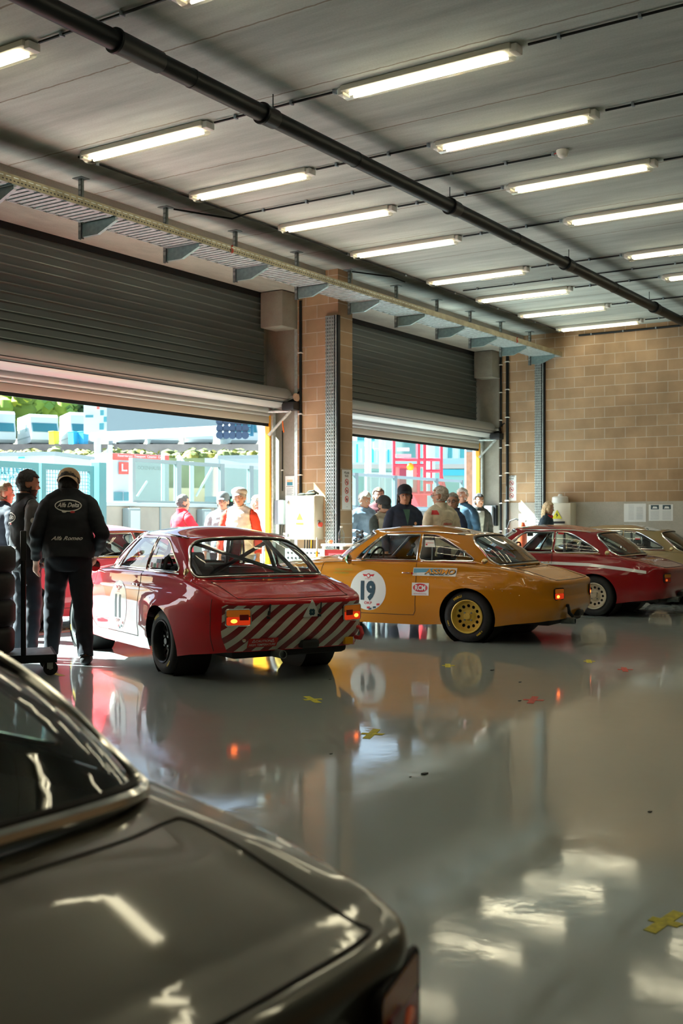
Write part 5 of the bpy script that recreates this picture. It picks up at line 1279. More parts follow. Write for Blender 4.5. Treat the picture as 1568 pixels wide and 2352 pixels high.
for px, y0 in ((224, 1005), (253, 1022)):
    a = wp(px, y0, 54); MB().cyl((a.x, a.y, a.z), (a.x, a.y, -.02), .16 if px < 240 else .12, 12).build('post', M_wht, t, True)
MB().tube([wp(250, 1030, 54), wp(235, 1064, 54)], .07, 8).build('brace', M_wht, t, True)
for px in (440, 455, 475):
    a = wp(px, 1060, 30); 
t = thing('goal_frame', 'white steel frame standing behind the glass screens', 'gate frame', tuple(wp(400, 1180, 30)))
MB().tube([wp(374, 1315, 30), wp(374, 1045, 30), wp(410, 1045, 30), wp(410, 1315, 30)], .05, 8).tube([wp(410, 1045, 30), wp(425, 1066, 30)], .04, 8).tube([wp(440, 1180, 29), wp(440, 1060, 29)], .06, 8).tube([wp(450, 1140, 29), wp(487, 1074, 29)], .03, 8).tube([wp(315, 1140, 30), wp(338, 1105, 30)], .03, 8).build('frame', M_wht, t, True)
t = thing('signal_board', 'cluster of dark blue spotlights with magenta lenses hanging under the door edge', 'signal lights', tuple(wp(538, 985, 48)))
MB().tube([wp(498, 966, 48), wp(578, 966, 48)], .05, 8).tube([wp(498, 982, 48), wp(578, 982, 48)], .05, 8).tube([wp(498, 998, 48), wp(578, 998, 48)], .05, 8).tube([wp(578, 950, 48), wp(578, 1002, 48)], .08, 8).build('rack', mat('rack blue', (.02, .12, .2), .5), t, True)
for r_ in range(3):
    for c_ in range(5):
        p = wp(506+14.5*c_, 967+15.5*r_, 47.8); q = p-FWD*.25-Vector((0, 0, .05)); l = MB().tube([p, q], [.13, .17], 10).build('spotlight', mat('lamp blue', (.004, .02, .06), .4), t, True)
        MB().ell((q.x+.06, q.y, q.z-.03), (.07, .07, .10), 8).build('lens', mat('magenta lens', (.35, .03, .12), .3), l)
        bpy.data.objects[l.name].children[0].location = (0, 0, 0); l.children[0].matrix_parent_inverse = Matrix.Translation(l.matrix_world.translation).inverted()
o = MB().box((0, 0, 0), (.12, .2, 3.4)); o = MB().box((14.30, 11.0, -.02), (14.39, 11.1, 3.4)).build('white_post', M_wht); tag(o, 'white steel post outside, against the door guide of the near door', 'post')
# --- view through the far door: red marshal tower
M_redp = mat('tower red', (.75, .03, .06), .45); t = thing('marshal_tower', 'red steel marshal tower with glazed cabin outside the farther door', 'tower', tuple(wp(955, 1230, 36.5)))
def tb_(p, q, r=.05): return MB().tube([p, q], r, 8)
D = 36.5; m = MB()
for (px, ya, yb) in ((904, 985, 1134), (961, 985, 1134), (975, 990, 1134), (1013, 1000, 1134)): m.tube([wp(px, ya, D), wp(px, yb, D)], .055, 8)
for (pa, pb, y) in ((904, 1013, 1134), (904, 975, 1056), (904, 975, 1069), (975, 1013, 1082), (975, 1013, 1056), (975, 1013, 1108)): m.tube([wp(pa, y, D), wp(pb, y, D)], .05, 8)
m.tube([wp(990, 1056, D), wp(990, 1134, D)], .03, 8).tube([wp(1013, 1090, D), wp(1035, 1165, D)], .04, 8).tube([wp(1000, 1134, D), wp(1022, 1200, D)], .04, 8); m.build('frame', M_redp, t, True)
face_box(905, 960, 1072, 1132, D+.1, D+.1, .1, 'cabin_panel', mat('panel light red', (.62, .22, .22), .5), t); face_box(905, 960, 985, 1056, D+.3, D+.3, .03, 'cabin_glass', M_screen, t)
face_box(961, 1013, 1128, 1136, D, D, 1.5, 'platform', M_redp, t)
a = wp(957, 1134, D+.4); MB().box((a.x-.25, a.y-.25, -.02), (a.x+.25, a.y+.25, a.z)).build('column', M_redp, t, True)
face_box(917, 933, 1076, 1124, D, D, .05, 'dark_poster', mat('maroon poster', (.25, .02, .05), .6), t); face_box(933, 948, 1080, 1120, D, D, .05, 'light_poster', M_wht, t)
MB().ell(tuple(wp(942, 1072, D-.1)), (.16, .1, .13), 12).build('yellow_beacon', M_yel, t, True)
face_box(912, 940, 1028, 1036, D+.2, D+.2, .1, 'console', M_wht, t); face_box(908, 944, 1043, 1050, D+.2, D+.2, .1, 'console', M_wht, t)
M_cy = mat('cyan cladding', (.03, .30, .45), .5)
t = thing('grandstand', 'pale blue grandstand with tiers beyond the farther door', 'grandstand', tuple(wp(900, 1180, 60)))
face_box(780, 1130, 1076, None, 58, 58, 3, 'glazed_front', mat('teal glazing', (.22, .45, .42), .3), t); face_box(790, 1120, 1066, 1076, 57.6, 57.6, .4, 'concrete_band', mat('concrete band', (.42, .40, .36), .8), t); face_box(835, 905, 1085, 1150, 57.9, 57.9, .1, 'white_hoarding', M_wht, t)
face_box(800, 870, 975, 1000, 62, 60, 4, 'blue_roof', M_cy, t); face_box(858, 900, 1000, 1030, 60, 60, 2, 'white_box', M_wht, t); face_box(820, 860, 1000, 1012, 59.5, 59.5, 1, 'dark_vent', M_teal, t)
face_box(780, 1130, 1012, 1066, 64, 64, 3, 'tier', mat('pale tier', (.50, .62, .65), .6), t)
for i in range(12): face_box(800+9*i, 804+9*i, 1030-i % 3*5, 1062, 61, 61, .3, 'tier_post', M_wht if i % 2 else M_cy, t)
for i in range(5): face_box(1015+14*i, 1024+14*i, 1015+i % 2*6, 1052, 61, 61, .3, 'tier_window', M_teal if i % 2 else M_wht, t)
face_box(1015, 1070, 1078, 1092, 57.8, 57.8, .1, 'blue_sign', mat('sign blue', (.02, .25, .5), .5), t)
for px, lab in ((845, 'left'), (878, 'middle'), (985, 'right')):
    a = wp(px, 990, 41); o = MB().cyl((a.x, a.y, -.02), (a.x, a.y, a.z), .12 if px != 985 else .22, 12).build('white_post', M_wht); tag(o, 'tall white post beyond the farther door, the %s of three' % lab, 'post')
t = thing('brick_column', 'orange brick column with white and dark bands outside the farther door', 'column', tuple(wp(1079, 1230, 27)))
for i, (ya, yb, m_) in enumerate([(1038, 1240, mat('orange brick', (.62, .30, .18), .8, noise_s=8, noise_a=.15)), (1030, 1038, M_pale), (1022, 1030, M_wht), (1015, 1022, mat('dark red band', (.35, .08, .06), .6)), (1007, 1015, M_wht), (985, 1007, mat('dark red band', (.35, .08, .06), .6))]):
    face_box(1070, 1088, ya, yb, 27, 27, .3, ['shaft', 'band', 'band', 'band', 'band', 'capital'][i], m_, t)
a = wp(1093, 980, 26); o = MB().box((a.x-.06, a.y-.06, -.02), (a.x+.06, a.y+.06, a.z)).build('white_post', M_wht); tag(o, 'white post between the brick column and the orange door stripe', 'post')
# ------------------------------------------------------------------ people (local: facing +x, left +y)
def capsule(m, a, b, ra, rb, n=12):
    a = Vector(a); b = Vector(b); m.tube([a, a.lerp(b, .33), a.lerp(b, .66), b], [ra, ra*.68+rb*.32, ra*.32+rb*.68, rb], n); m.ell(a, (ra,)*3, n); m.ell(b, (rb,)*3, n)
M_skin = mat('skin', (.52, .27, .18), .55); M_skin2 = mat('tanned skin', (.42, .20, .12), .55)
def person(label, px, d, topy, face, top, legs, hair=(.03, .025, .02), style='short', cap=None, arms=None, head_yaw=0, head_pitch=0, lean=0, stance=.1, sleeves=None, vox=.013, shoes=(.015, .015, .018), hgt=None, fat=1.0, skin=None, x=None, y=None, beard=None, scarf=None, hem=.88, step=0.0, glasses=False, group=None, legw=.018, collar=True, hoff=(0, 0)):
    if x is None:
        P = wp(px, 1200, d); x, y = P.x, P.y
    H0 = hgt or (1.33+(1200-topy)*d/2582)
    k = (H0-(.02 if cap else .0))/1.80
    J = {}
    J['hip'] = Vector((0, 0, .93)); lean_ = lean
    sh = Vector((lean_, 0, 1.44)); hd = Vector((lean_*1.25+.02+hoff[0], 0, 1.650+hoff[1]))
    m = MB(); bones = []
    def B(nm, a, b, ra, rb): capsule(m, a, b, ra, rb); bones.append((nm, Vector(a), Vector(b), ra, rb))
    # torso as stacked ellipses
    rings = [(.84, .105, .155, 0), (.93, .125*fat, .172, 0), (1.03, .122*fat, .163*fat, .15), (1.14, .122*fat, .158*fat, .4), (1.26, .125*fat, .172, .65), (1.36, .125, .186, .85), (1.43, .105, .180, 1.0), (1.475, .075, .115, 1.03), (1.51, .058, .062, 1.06)]
    n = 24; vs = []
    for (z, a, b, t) in rings:
        for j in range(n):
            an = 2*PI*j/n; vs.append((lean_*t+a*math.cos(an), b*math.sin(an), z))
    fs = [(i*n+j, i*n+(j+1) % n, (i+1)*n+(j+1) % n, (i+1)*n+j) for i in range(len(rings)-1) for j in range(n)]
    m.add(vs, fs+[tuple(range(n))[::-1], tuple(range((len(rings)-1)*n, len(rings)*n))])
    bones.append(('torso', Vector((0, 0, .88)), Vector((lean_, 0, 1.40)), .14, .15))
    B('neck', (lean_*1.05-.01, 0, 1.46), (hd.x-.015, 0, hd.z-.05), .064, .060)
    for sg in (1, -1): capsule(m, (lean_, sg*.03, 1.49), (lean_, sg*.150, 1.435), .050, .052)
    for i, sg in enumerate((1, -1)):
        sx = stance+(.0); st = step*sg
        hip = Vector((0, sg*.09, .92)); kn = Vector((.02+st*.5, sg*(.09+sx*.35), .50)); an = Vector((-.02+st, sg*(.09+sx*.6), .095))
        B('thigh', hip, kn, .092, .064); B('shin', kn, an, .062, .044); bones[-2] = ('thigh',)+bones[-2][1:]
        B('foot', an+Vector((.0, 0, -.045)), an+Vector((.15, sg*.02, -.055)), .045, .036); B('foot', an+Vector((-.03, 0, -.05)), an+Vector((.06, 0, -.05)), .042, .042)
        s0 = Vector((lean_, sg*.182, 1.400))
        if arms and arms[i]: el, wr = (Vector(v) for v in arms[i])
        else: el, wr = s0+Vector((-.03, sg*.075, -.28)), s0+Vector((.05, sg*.085, -.53))
        B('uarm', s0, el, .060, .046); B('farm', el, wr, .044, .031)
        # hand: palm and five fingers, slightly curled
        dr = (wr-el).normalized(); side = Vector((0, 0, 1)).cross(dr); side = side.normalized() if side.length > .15 else Vector((1, 0, 0)); nr = dr.cross(side).normalized()
        if abs(dr.z) > .7: side = Vector((1, 0, 0))-dr*dr.x; side.normalize(); nr = dr.cross(side)
        inn = Vector((0, -sg, 0)); inn = (inn-dr*inn.dot(dr)); inn = inn.normalized() if inn.length > .1 else nr
        kn0 = wr+dr*.09
        capsule(m, wr, kn0, .026, .034, 8); bones.append(('hand', wr, kn0, .026, .034))
        side = dr.cross(inn).normalized()
        for f, (off, ln) in enumerate(((-.030, .068), (-.010, .076), (.010, .072), (.028, .058))):
            a = kn0+side*off+dr*.005; b = a+dr*ln*.5+inn*.010; c = b+dr*ln*.38+inn*.024
            capsule(m, a, b, .0105, .010, 8); capsule(m, b, c, .010, .0085, 8); bones.append(('hand', a, c, .011, .009))
        th = -1 if True else 1
        a = wr+dr*.03+side*th*.026+inn*.008; b = a+dr*.045+side*th*.022+inn*.012; c = b+dr*.032+inn*.008
        capsule(m, a, b, .013, .011, 8); capsule(m, b, c, .011, .009, 8); bones.append(('hand', a, c, .012, .009))
    # head
    R = Matrix.Rotation(math.radians(head_yaw), 4, 'Z') @ Matrix.Rotation(math.radians(head_pitch), 4, 'Y'); Mh = Matrix.Translation(hd) @ R @ Matrix.Scale(1.07, 4)
    m.ell((-.008, 0, .022), (.094, .077, .098), 20, 0, Mh); m.ell((.022, 0, -.035), (.066, .062, .085), 20, 0, Mh); m.ell((.058, 0, -.088), (.028, .026, .024), 12, 0, Mh)
    m.ell((.096, 0, -.022), (.020, .013, .015), 10, 0, Mh); m.ell((.088, 0, .0), (.012, .010, .030), 10, 0, Mh); m.ell((.078, 0, -.058), (.014, .024, .011), 10, 0, Mh); m.ell((.070, 0, .030), (.020, .052, .014), 12, 0, Mh)
    for sg in (1, -1): m.ell((-.004, sg*.078, -.01), (.020, .012, .032), 10, 0, Mh); m.ell((.058, sg*.040, -.025), (.022, .022, .022), 10, 0, Mh)
    bones.append(('head', hd+Vector((0, 0, -.04)), hd+Vector((0, 0, .04)), .09, .09))
    tmp = m.build('tmp', M_skin)
    md = tmp.modifiers.new('r', 'REMESH'); md.mode = 'VOXEL'; md.voxel_size = vox; md.use_smooth_shade = True
    sm_ = tmp.modifiers.new('s', 'SMOOTH'); sm_.factor = .4; sm_.iterations = 2
    dg = bpy.context.evaluated_depsgraph_get(); ev = tmp.evaluated_get(dg); me = ev.to_mesh()
    nv = len(me.vertices); co = np.empty(nv*3); me.vertices.foreach_get('co', co); co = co.reshape(-1, 3)+np.array(tmp.location)
    no = np.empty(nv*3); me.vertices.foreach_get('normal', no); no = no.reshape(-1, 3)
    polys = [tuple(p.vertices) for p in me.polygons]; ev.to_mesh_clear(); bpy.data.objects.remove(tmp)
    # which bone each vertex belongs to
    names = [b[0] for b in bones]; D = np.empty((len(bones), nv)); TT = np.empty((len(bones), nv))
    for i, (_, a, b, ra, rb) in enumerate(bones):
        a = np.array(a); b = np.array(b); ab = b-a; t = np.clip((co-a) @ ab/(ab @ ab), 0, 1); TT[i] = t
        D[i] = np.linalg.norm(co-(a+t[:, None]*ab), axis=1)-(ra+(rb-ra)*t)
    idx = D.argmin(0); nm = np.array(names)[idx]; tt = TT[idx, np.arange(nv)]
    Mi = np.array(Mh.inverted()); hl = co @ Mi[:3, :3].T+Mi[:3, 3]
    z = co[:, 2]
    ro = bpy.data.objects.new('person', None)
    def mk(name, mask, off, mtl, fold=0.0, fs_=7.0, flare=0.0):
        ok = mask; F = [p for p in polys if all(ok[i] for i in p)]
        if not F: return None
        used = sorted({i for p in F for i in p}); ix = {u: j for j, u in enumerate(used)}
        ec = {}
        for p in F:
            for a, b in zip(p, p[1:]+p[:1]): ec[(a, b)] = ec.get((a, b), 0)+1
        bnd = [(a, b) for (a, b) in ec if (b, a) not in ec]
        vs = []
        for u in used:
            c = Vector(co[u]); nn = Vector(no[u]); o_ = off
            if flare: o_ += flare*max(0, min(1, (1.10-c.z)/.18))*(1 if nm[u] in ('torso', 'thigh') else 0)
            if fold: o_ += fold*noise.noise(Vector((c.x*fs_, c.y*fs_, c.z*fs_*1.6)))+fold*.6*noise.noise(Vector((c.x*fs_*2.3+5, c.y*fs_*2.3, c.z*fs_*3.5)))
            vs.append((c+nn*o_)*k)
        mb = MB(); fsx = [tuple(ix[i] for i in p) for p in F]; mb.add(vs, fsx, 0, True)
        if off > 0.002:
            o0 = len(used); bi = {}
            for a, b in bnd:
                for q in (a, b):
                    if q not in bi: bi[q] = len(mb.v); mb.v.append(tuple((Vector(co[q])+Vector(no[q])*.0005)*k))
                mb.f.append((ix[b], ix[a], bi[a], bi[b])); mb.m.append(0); mb.sm.append(False)
        return mb.build(name, mtl, ro if name != 'person' else None, autosmooth=False)
    # continuous body
    bpy.data.objects.remove(ro)
    mb = MB().add([tuple(Vector(c)*k) for c in co], polys, 0, True)
    me = bpy.data.meshes.new('person'); me.from_pydata(mb.v, [], mb.f); me.materials.append(skin or M_skin); me.polygons.foreach_set('use_smooth', [True]*len(polys))
    ro = bpy.data.objects.new('person', me); C.objects.link(ro); ro.location = (x, y, -.0 if y < YO else -.02); ro.rotation_euler = (0, 0, math.radians(face))
    tag(ro, label, 'person', group)
    def M_(n_, c, r=.85): return mat('cloth %s %.2f %.2f %.2f' % (n_, *c), c, r, noise_s=14, noise_a=.18)
    arm = (nm == 'uarm') | ((nm == 'farm') & (tt < .90))
    leg = (nm == 'thigh') | (nm == 'shin')
    hem_ = hem
    skirt = np.clip((1.0-z)/.2, 0, 1)
    jm = ((nm == 'torso') & (z > hem_)) | arm | ((nm == 'thigh') & (z > hem_)) | ((nm == 'neck') & (z < 1.50)) 
    slv = arm & (nm != 'torso')
    if sleeves:
        j1 = mk('jacket', jm & ~(slv), .018, M_('top', top), .010, flare=legw+.006)
        for sg, nme in ((1, 'left'), (-1, 'right')):
            cs = sleeves[0 if sg > 0 else 1]; o = mk('sleeve', slv & (np.sign(co[:, 1]) == sg), .017, M_('sl', cs), .010)
        # overlap of body panel at the shoulder
    else: j1 = mk('jacket', jm, .018, M_('top', top), .011, flare=legw+.006)
    mk('trousers', ((nm == 'torso') & (z <= hem_+.03)) | (leg & (z < hem_+.03) & (z > .07)), legw, M_('leg', legs), .010, 6)
    mk('shoe', (nm == 'foot') & (co[:, 1] > 0) & (z < .13), .008, M_('shoe', shoes)); mk('shoe', (nm == 'foot') & (co[:, 1] < 0) & (z < .13), .008, M_('shoe', shoes))
    hx, hy, hz = hl[:, 0], hl[:, 1], hl[:, 2]; hm = (nm == 'head') | ((nm == 'neck') & (z > 1.56))
    line = {'short': .058, 'bald': .5, 'long': .060, 'bob': .06}[style]
    back = (hx < .030) & (hz > (-.075 if style == 'short' else -.13)) & ~((np.abs(hy) > .070) & (hz < -.0+.012) & (hx > -.03) & (style == 'short'))
    if style != 'bald': mk('hair', hm & ((hz > line) | (back & (hz > -.075-.0*hx))) & ~((hx > .045) & (hz < line)), .013, mat('hair %.2f %.2f' % hair[:2], hair, .8, noise_s=60, noise_a=.45), .011, 24)
    if style in ('long', 'bob'):
        q = MB(); rnd = random.Random(7)
        for i in range(26):
            a = PI*.66+PI*.68*i/25; r0 = .085; c0 = Vector((-.01+r0*math.cos(a), r0*.95*math.sin(a), .03)); L_ = .16 if style == 'long' else .17
            p1 = Mh @ c0; p2 = Mh @ (c0*1.12+Vector((0, 0, -.08))); p3 = p2+Vector((rnd.uniform(-.01, .01), rnd.uniform(-.01, .01), -L_*.5)); p4 = p3+Vector((rnd.uniform(-.02, .01), rnd.uniform(-.015, .015), -L_*.5))
            q.tube([p*k for p in (p1, p2, p3, p4)], [.012, .017, .016, .006], 6)
        q.build('hair_lengths', mat('hair %.2f %.2f' % hair[:2], hair, .8), ro)
    if beard: mk('beard', (nm == 'head') & (hx > .012) & (hz < -.040) & (hz > -.13) & ~((hx > .075) & (np.abs(hy) < .018) & (np.abs(hz+.058) < .008)), .004, mat('beard', beard, .85), .002, 40)
    if collar:
        q = MB(); n_ = 20; vs = []
        hz_ = max(hoff[1], -.03)
        for (zz, rr) in ((1.455, .100), (1.50, .086), (1.560, .088), (1.563, .080), (1.50, .072)):
            for j in range(n_): a_ = 2*PI*j/n_; vs.append(Vector((lean_*1.05-.005+rr*math.cos(a_), rr*.95*math.sin(a_), zz+hz_*.5-.035*max(0, math.cos(a_))))*k)
        q.add(vs, [(i*n_+j, i*n_+(j+1) % n_, (i+1)*n_+(j+1) % n_, (i+1)*n_+j) for i in range(4) for j in range(n_)], 0, True); q.build('collar', M_('top', top), ro)
    # eyes and brows
    for sg in (1, -1):
        q = MB(); q.ell((.080, sg*.030, .004), (.010, .014, .008), 10, 0, Matrix.Scale(k, 4) @ Mh); q.ell((.0885, sg*.030, .004), (.003, .0055, .0055), 8, 1, Matrix.Scale(k, 4) @ Mh)
        q.build('eye', [mat('eye white', (.6, .58, .55), .4), mat('iris', (.03, .02, .015), .3)], ro)
    for sg in (1, -1):
        q = MB(); q.tube([(Mh @ Vector(v))*k for v in ((.090, sg*.014, .024), (.089, sg*.030, .030), (.078, sg*.048, .024))], .0042, 6)
        q.build('eyebrow', mat('brow %.2f' % hair[0], tuple(c*.8 for c in hair), .8), ro)
    q = MB().ell((.0915, 0, -.059), (.003, .021, .0045), 10, 0, Matrix.Scale(k, 4) @ Mh); q.build('mouth', mat('lips', (.35, .12, .10), .5), ro)
    if glasses:
        q = MB()
        for sg in (1, -1): q.tube([(Mh @ Vector((.100, sg*.032+.022*math.cos(a), .004+.017*math.sin(a))))*k for a in [i*PI/6 for i in range(12)]], .003, 5, closed=True); q.tube([(Mh @ Vector(v))*k for v in ((.098, sg*.052, .008), (.0, sg*.084, .01))], .003, 5)
        q.build('glasses', M_black, ro)
    if scarf:
        q = MB().tube([(hd+Vector((.065*math.cos(a)-.01, .072*math.sin(a), -.165+.012*math.sin(3*a))))*k for a in [i*PI/9 for i in range(18)]], .034, 8, closed=True); q.build('scarf', mat('scarf', scarf, .9), ro)
    if cap:
        ccol, brim, bdir = cap[0], cap[1], cap[2]; S = Matrix.Scale(k, 4) @ Mh @ Matrix.Rotation(math.radians(bdir), 4, 'Z') @ Matrix.Rotation(math.radians(-6), 4, 'Y'); cm = mat('cap %.2f %.2f' % ccol[:2], ccol, .85, noise_s=20, noise_a=.12)
        co_ = MB(); Mc = S @ Matrix.Translation((-.008, 0, .036)) @ Matrix.Diagonal((1.12, .93, 1, 1))
        co_.lathe([(.0965, -.005), (.100, .01), (.099, .045), (.088, .075), (.062, .100), (.03, .113), (0, .116)] if brim != 'flat' else [(.099, .0), (.112, .03), (.105, .06), (.07, .085), (.03, .095), (0, .097)], Mc, 28); c_ = co_.build('cap', cm, ro)
        b_ = MB(); kk = 12; V1 = []; V2 = []
        for i in range(kk+1):
            a = -1.15+2.3*i/kk; e = .068 if brim != 'flat' else .03; cc = math.cos(a); V1.append((.106*math.cos(a), .089*math.sin(a), .042)); V2.append((.105*math.cos(a)+e*cc, .088*math.sin(a)*1.02, .008-.020*a*a))
        A_ = [S @ Vector(v) for v in V1]; B_ = [S @ Vector(v) for v in V2]; up = S.to_3x3() @ Vector((0, 0, .004)); kk += 1
        vs = A_+B_+[v+up for v in A_]+[v+up for v in B_]
        b_.add(vs, [(i, i+1, kk+i+1, kk+i) for i in range(kk-1)]+[(2*kk+i, 3*kk+i, 3*kk+i+1, 2*kk+i+1) for i in range(kk-1)]+[(kk+i, kk+i+1, 3*kk+i+1, 3*kk+i) for i in range(kk-1)], 0, True); b_.build('brim', cm, c_)
    return ro, k, Mh, j1
def project(ro, target, name, art, m, M, eps=.004):
    """drape flat art on a garment: rays along -z of M (person space)"""
    bv = BVHTree.FromPolygons([v.co for v in target.data.vertices], [tuple(p.vertices) for p in target.data.polygons])
    A, fs = art; vs = []; dz = (M.to_3x3() @ Vector((0, 0, 1))).normalized()
    for a, b in A:
        p = M @ Vector((a, b, .3)); h = bv.ray_cast(p, -dz, .8); vs.append((h[0]+dz*eps) if h[0] is not None else M @ Vector((a, b, 0)))
    return MB().add(vs, fs).build(name, m, target, autosmooth=False)
def ring_art(a, b, w, n=40):
    vs = []; fs = []
    for i in range(n):
        t = 2*PI*i/n; vs += [(a*math.cos(t), b*math.sin(t)), ((a-w)*math.cos(t), (b-w)*math.sin(t))]
    for i in range(n): j = (i+1) % n; fs.append((2*i, 2*j, 2*j+1, 2*i+1))
    return vs, fs
M_thr = mat('white thread', (.78, .78, .74), .7); NAVY = (.008, .011, .016)
# the two men at the left
r1 = person('man in beige cap and black jacket seen from behind, left of the striped car', 157, 10.6, 1070, 46, NAVY, (.010, .013, .022), hair=(.03, .03, .03), cap=((.50, .36, .22), 'cap', 180), arms=[((-.03, .27, 1.14), (.12, .28, .90)), ((-.07, -.295, 1.14), (.14, -.23, .95))], head_yaw=-6, head_pitch=14, lean=.05, stance=.10, fat=1.30, hem=.94, step=.10, vox=.011, legw=.024, hgt=1.94, hoff=(.035, -.07))
Mb = frame((-.3*r1[1], 0, 1.395*r1[1]), (0, -1, 0), (0, 0, 1))
def back(ro, M, s=1.0):
    b = ro[3]
    project(ro[0], b, 'logo_oval', ring_art(.155*s, .072*s, .010), M_thr, M); project(ro[0], b, 'logo_text', text2d('Alfa Delta', .055*s, bold=.02, shear=.45, xs=.80), M_thr, M @ Matrix.Translation((0, .006, 0)))
    project(ro[0], b, 'logo_cars', (np.array(disc_art(.028, .012, .013)[0])*s+np.array([-.035, -.056]), disc_art(.028, .012, .013)[1]), M_thr, M); project(ro[0], b, 'logo_cars', (np.array(disc_art(.028, .012, .013)[0])*s+np.array([.04, -.06]), disc_art(.028, .012, .013)[1]), M_dred, M)
    project(ro[0], b, 'hem_text', text2d('Alfa Romeo', .046*s, bold=.015, shear=.5, xs=1.15), M_thr, M @ Matrix.Translation((-.01, -.38*s, 0)))
back(r1, Mb, .80)
# cap lettering at the back of the cap is on its front face, worn backwards
r2 = person('bearded man in black vest with grey sleeves, in profile at the far left', 60, 11.0, 1075, -20, NAVY, (.010, .012, .02), hair=(.035, .036, .038), arms=[((.05, .27, 1.16), (.22, .22, .95)), ((-.06, -.28, 1.15), (.08, -.30, .90))], head_yaw=-16, head_pitch=8, sleeves=[(.09, .09, .095), (.09, .09, .095)], beard=(.05, .04, .035), hem=.86, stance=.12, vox=.011, fat=1.05, skin=M_skin2)
k = r2[1]; back(r2, frame((-.3*k, .02*k, 1.33*k), (0, -1, 0), (0, 0, 1)), .75)
sl = [c for c in r2[0].children if c.name.startswith('sleeve')][1]
Ms = frame((-.04*k, -.5, 1.30*k), (1, 0, 0), (0, 0, 1))
project(r2[0], sl, 'sleeve_badge', disc_art(.030, .012), M_thr, Ms); project(r2[0], sl, 'badge_cross', poly_art([(-.004, -.022), (.004, -.022), (.004, .022), (-.004, .022)], .02), M_dred, Ms, .006); project(r2[0], sl, 'badge_half', poly_art([(.006, -.02), (.024, -.012), (.024, .012), (.006, .02)], .02), M_dblue, Ms, .006)
q = MB().tube([Vector((.062+.036*math.cos(a), -.298+.036*math.sin(a), .935+.008*math.sin(a)))*k for a in [i*PI/8 for i in range(16)]], .010, 6, closed=True, flat=1.4); q.build('wristband', mat('green band', (.05, .45, .08), .5), r2[0])
person('young man with curly fair brown hair cut off by the left edge', 6, 12.6, 1102, -10, (.015, .018, .03), (.02, .02, .03), hair=(.20, .15, .09), head_yaw=-25, vox=.013)
cp = [c for c in r1[0].children if c.name.startswith('cap')][0]; k = r1[1]
Mc = r1[2].copy(); Mc = Matrix.Scale(k, 4) @ Mc @ frame((-.09, .0, .085), (0, -1, 0), (.25, 0, 1))
project(r1[0], cp, 'cap_text', text2d('OKCIS', .017, bold=.02), M_ink, Mc, .002)
# outside the near door
person('man in red and navy pullover holding out one hand outside, under the glass screens', 418, 17.6, 1130, -15, (.70, .02, .04), (.02, .025, .05), hair=(.10, .10, .10), arms=[((.05, .28, 1.18), (.25, .20, 1.12)), ((.10, -.24, 1.22), (.40, -.20, 1.22))], head_yaw=-10, sleeves=[(.70, .02, .04), (.70, .02, .04)])
person('man in grey cap and grey quilted jacket behind the man in the flat cap', 512, 17.1, 1124, 215, (.30, .34, .36), (.05, .05, .06), hair=(.1, .1, .1), cap=((.10, .12, .13), 'cap', 0), head_yaw=-5)
person('man in flat cap and white jacket with red sleeves facing the garage', 550, 15.4, 1114, 205, (.74, .72, .68), (.3, .28, .25), hair=(.3, .3, .3), cap=((.50, .48, .45), 'flat', 0), sleeves=[(.72, .06, .03), (.72, .06, .03)], fat=1.15, head_yaw=8)
person('person in pink striped top half hidden behind the white door post', 593, 18.6, 1132, 120, (.75, .25, .25), (.1, .1, .15), hair=(.45, .35, .28))
# inside and outside the farther door
person('white haired man in steel blue jacket looking at his phone by the pillar end', 836, 17.6, 1126, 240, (.16, .24, .36), (.08, .22, .34), hair=(.62, .60, .57), arms=[((.08, .26, 1.16), (.30, .05, 1.08)), ((.08, -.26, 1.16), (.30, -.05, 1.08))], head_pitch=18, head_yaw=15)
person('dark bearded man behind the two people with phones', 868, 18.7, 1117, 225, (.12, .03, .04), (.04, .04, .05), hair=(.09, .06, .04), beard=(.09, .06, .045))
person('woman in dark cap and beige green jacket looking down at her phone', 879, 16.9, 1136, 250, (.42, .40, .31), (.05, .06, .07), hair=(.05, .04, .03), cap=((.03, .035, .04), 'cap', 0), arms=[((.10, .24, 1.14), (.30, .06, 1.14)), ((.10, -.24, 1.14), (.30, -.05, 1.14))], head_pitch=28, sleeves=[(.42, .40, .31), (.06, .08, .08)])
rh = person('smiling man in dark cap and navy jacket with long dark hair behind the yellow car', 928, 15.5, 1110, 228, (.012, .022, .05), (.03, .03, .05), hair=(.035, .022, .015), style='long', cap=((.012, .018, .03), 'cap', -5), head_yaw=-12, fat=1.05)
def chest(ro, key, col, w=.05, drop=.22, top=1.47):
    k = ro[1]; M = frame((.3*k, 0, top*k), (0, 1, 0), (0, 0, 1)); project(ro[0], ro[3], 'shirt', poly_art([(-w, 0), (0, -drop), (w, 0)], .02), mat('shirt '+key, col, .8), M, .004)
chest(rh, 'green', (.05, .13, .10)); k = rh[1]; project(rh[0], rh[3], 'chest_badge', disc_art(.022, .012), mat('badge orange', (.7, .35, .2), .6), frame((.3*k, .12*k, 1.28*k), (0, 1, 0), (0, 0, 1)))
ri = person('grey haired man in cream racing overalls seen from behind, behind the yellow car', 1012, 15.2, 1113, 62, (.66, .60, .46), (.66, .60, .46), hair=(.46, .43, .38), head_yaw=38, glasses=True, fat=1.08, skin=M_skin)
k = ri[1]; M = frame((-.3*k, -.01*k, 1.27*k), (0, -1, 0), (0, 0, 1))
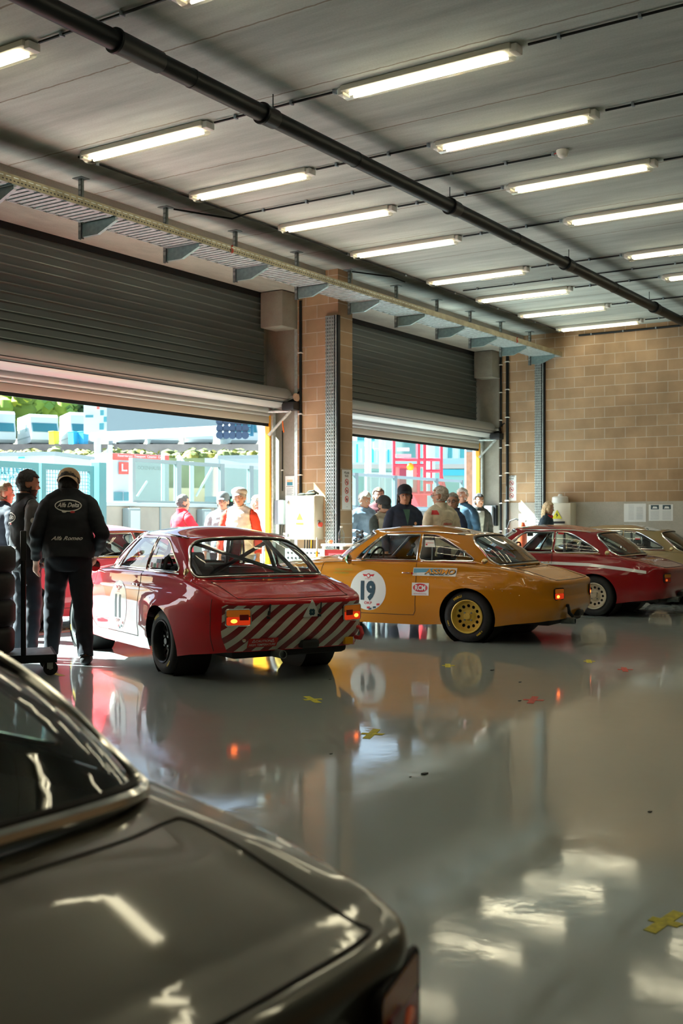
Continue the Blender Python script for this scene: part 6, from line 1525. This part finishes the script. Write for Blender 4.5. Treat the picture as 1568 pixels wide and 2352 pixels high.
project(ri[0], ri[3], 'shoulder_patch', poly_art([(-.05, -.03), (.05, -.03), (.03, .03), (-.03, .03)], .02), M_dred, frame((-.3*k, .15*k, 1.43*k), (0, -1, 0), (0, 0, 1)), .006); project(ri[0], ri[3], 'logo_ring', ring_art(.10, .07, .004), mat('tan thread', (.4, .3, .2), .8), M); project(ri[0], ri[3], 'logo_text', text2d('Alfaholics', .030, bold=.02, shear=.3, xs=.9), M_dred, M @ Matrix.Translation((0, .012, 0))); project(ri[0], ri[3], 'logo_car', disc_art(.025, .012, .012), M_num, M @ Matrix.Translation((.01, -.035, 0)))
person('grey haired man in navy jacket to the right of the cream overalls', 1042, 16.3, 1129, 150, (.02, .035, .08), (.04, .04, .06), hair=(.30, .27, .24), head_yaw=45, glasses=True)
person('tall man in dark blue farther back, between the overalls and the orange column', 1062, 20.0, 1118, 175, (.03, .08, .13), (.04, .05, .08), hair=(.55, .52, .48))
rk = person('black haired man in dark leather jacket and grey shirt by the orange stripe', 1098, 21.2, 1131, 235, (.035, .04, .04), (.04, .04, .05), hair=(.015, .015, .018)); chest(rk, 'grey', (.40, .42, .42), .07, .5)
person('blonde woman with red scarf behind the deep red car', 1248, 21.1, 1150, -78, (.02, .04, .06), (.03, .03, .05), hair=(.66, .50, .32), style='bob', scarf=(.55, .02, .02), head_yaw=10, head_pitch=8, lean=.06)
# ------------------------------------------------------------------ tyre trolley at the left
t = thing('trolley', 'low black trolley with a tall pole and swivel casters at the far left', 'trolley', (6.55, 8.0, 0), math.radians(-38))
MB().rbox((-.55, -.33, .155), (.50, .33, .185), .01).build('platform', M_galvd, t); MB().box((-.55, -.34, .12), (.50, -.32, .19)).box((.48, -.33, .12), (.50, .33, .19)).build('edge_rail', M_blackm, t)
MB().tube([(.22, -.33, .18), (.22, -.33, 1.24)], .022, 10).build('pole', M_blackm, t); MB().rbox((.195, -.355, 1.0), (.245, -.305, 1.26), .008).build('pole_grip', M_black, t)
for sx, sy in ((.42, -.25), (.42, .25), (-.48, -.25), (-.48, .25)):
    c_ = MB().lathe([(.018, -.014), (.055, -.014), (.062, -.008), (.062, .008), (.055, .014), (.018, .014)], frame((sx+.03, sy, .062), (1, 0, 0), (0, 0, 1)), 24).build('caster_wheel', M_tyre, t)
    MB().box((sx-.0, sy-.024, .06), (sx+.05, sy-.018, .13)).box((sx-.0, sy+.018, .06), (sx+.05, sy+.024, .13)).box((sx-.03, sy-.035, .125), (sx+.05, sy+.035, .155)).build('caster_fork', M_galv, c_)
for i in range(4):
    z = .19+.235*i; o = thing('race_tyre', ['bottom tyre of the dark stack on the trolley', 'second tyre up in the dark stack on the trolley', 'third tyre up in the dark stack on the trolley', 'top tyre of the dark stack on the trolley'][i], 'tyre', (6.42+.01*(i % 2), 8.05, z))
    MB().lathe([(.19, .02), (.25, .0), (.28, .02), (.295, .05), (.295, .18), (.28, .21), (.25, .23), (.19, .21), (.18, .12)], None, 40, closed=True).build('tyre_rubber', M_tyre, o); MB().lathe([(.185, .03), (.17, .06), (.165, .18), (.18, .2)], None, 32).build('rim', R_black, o)
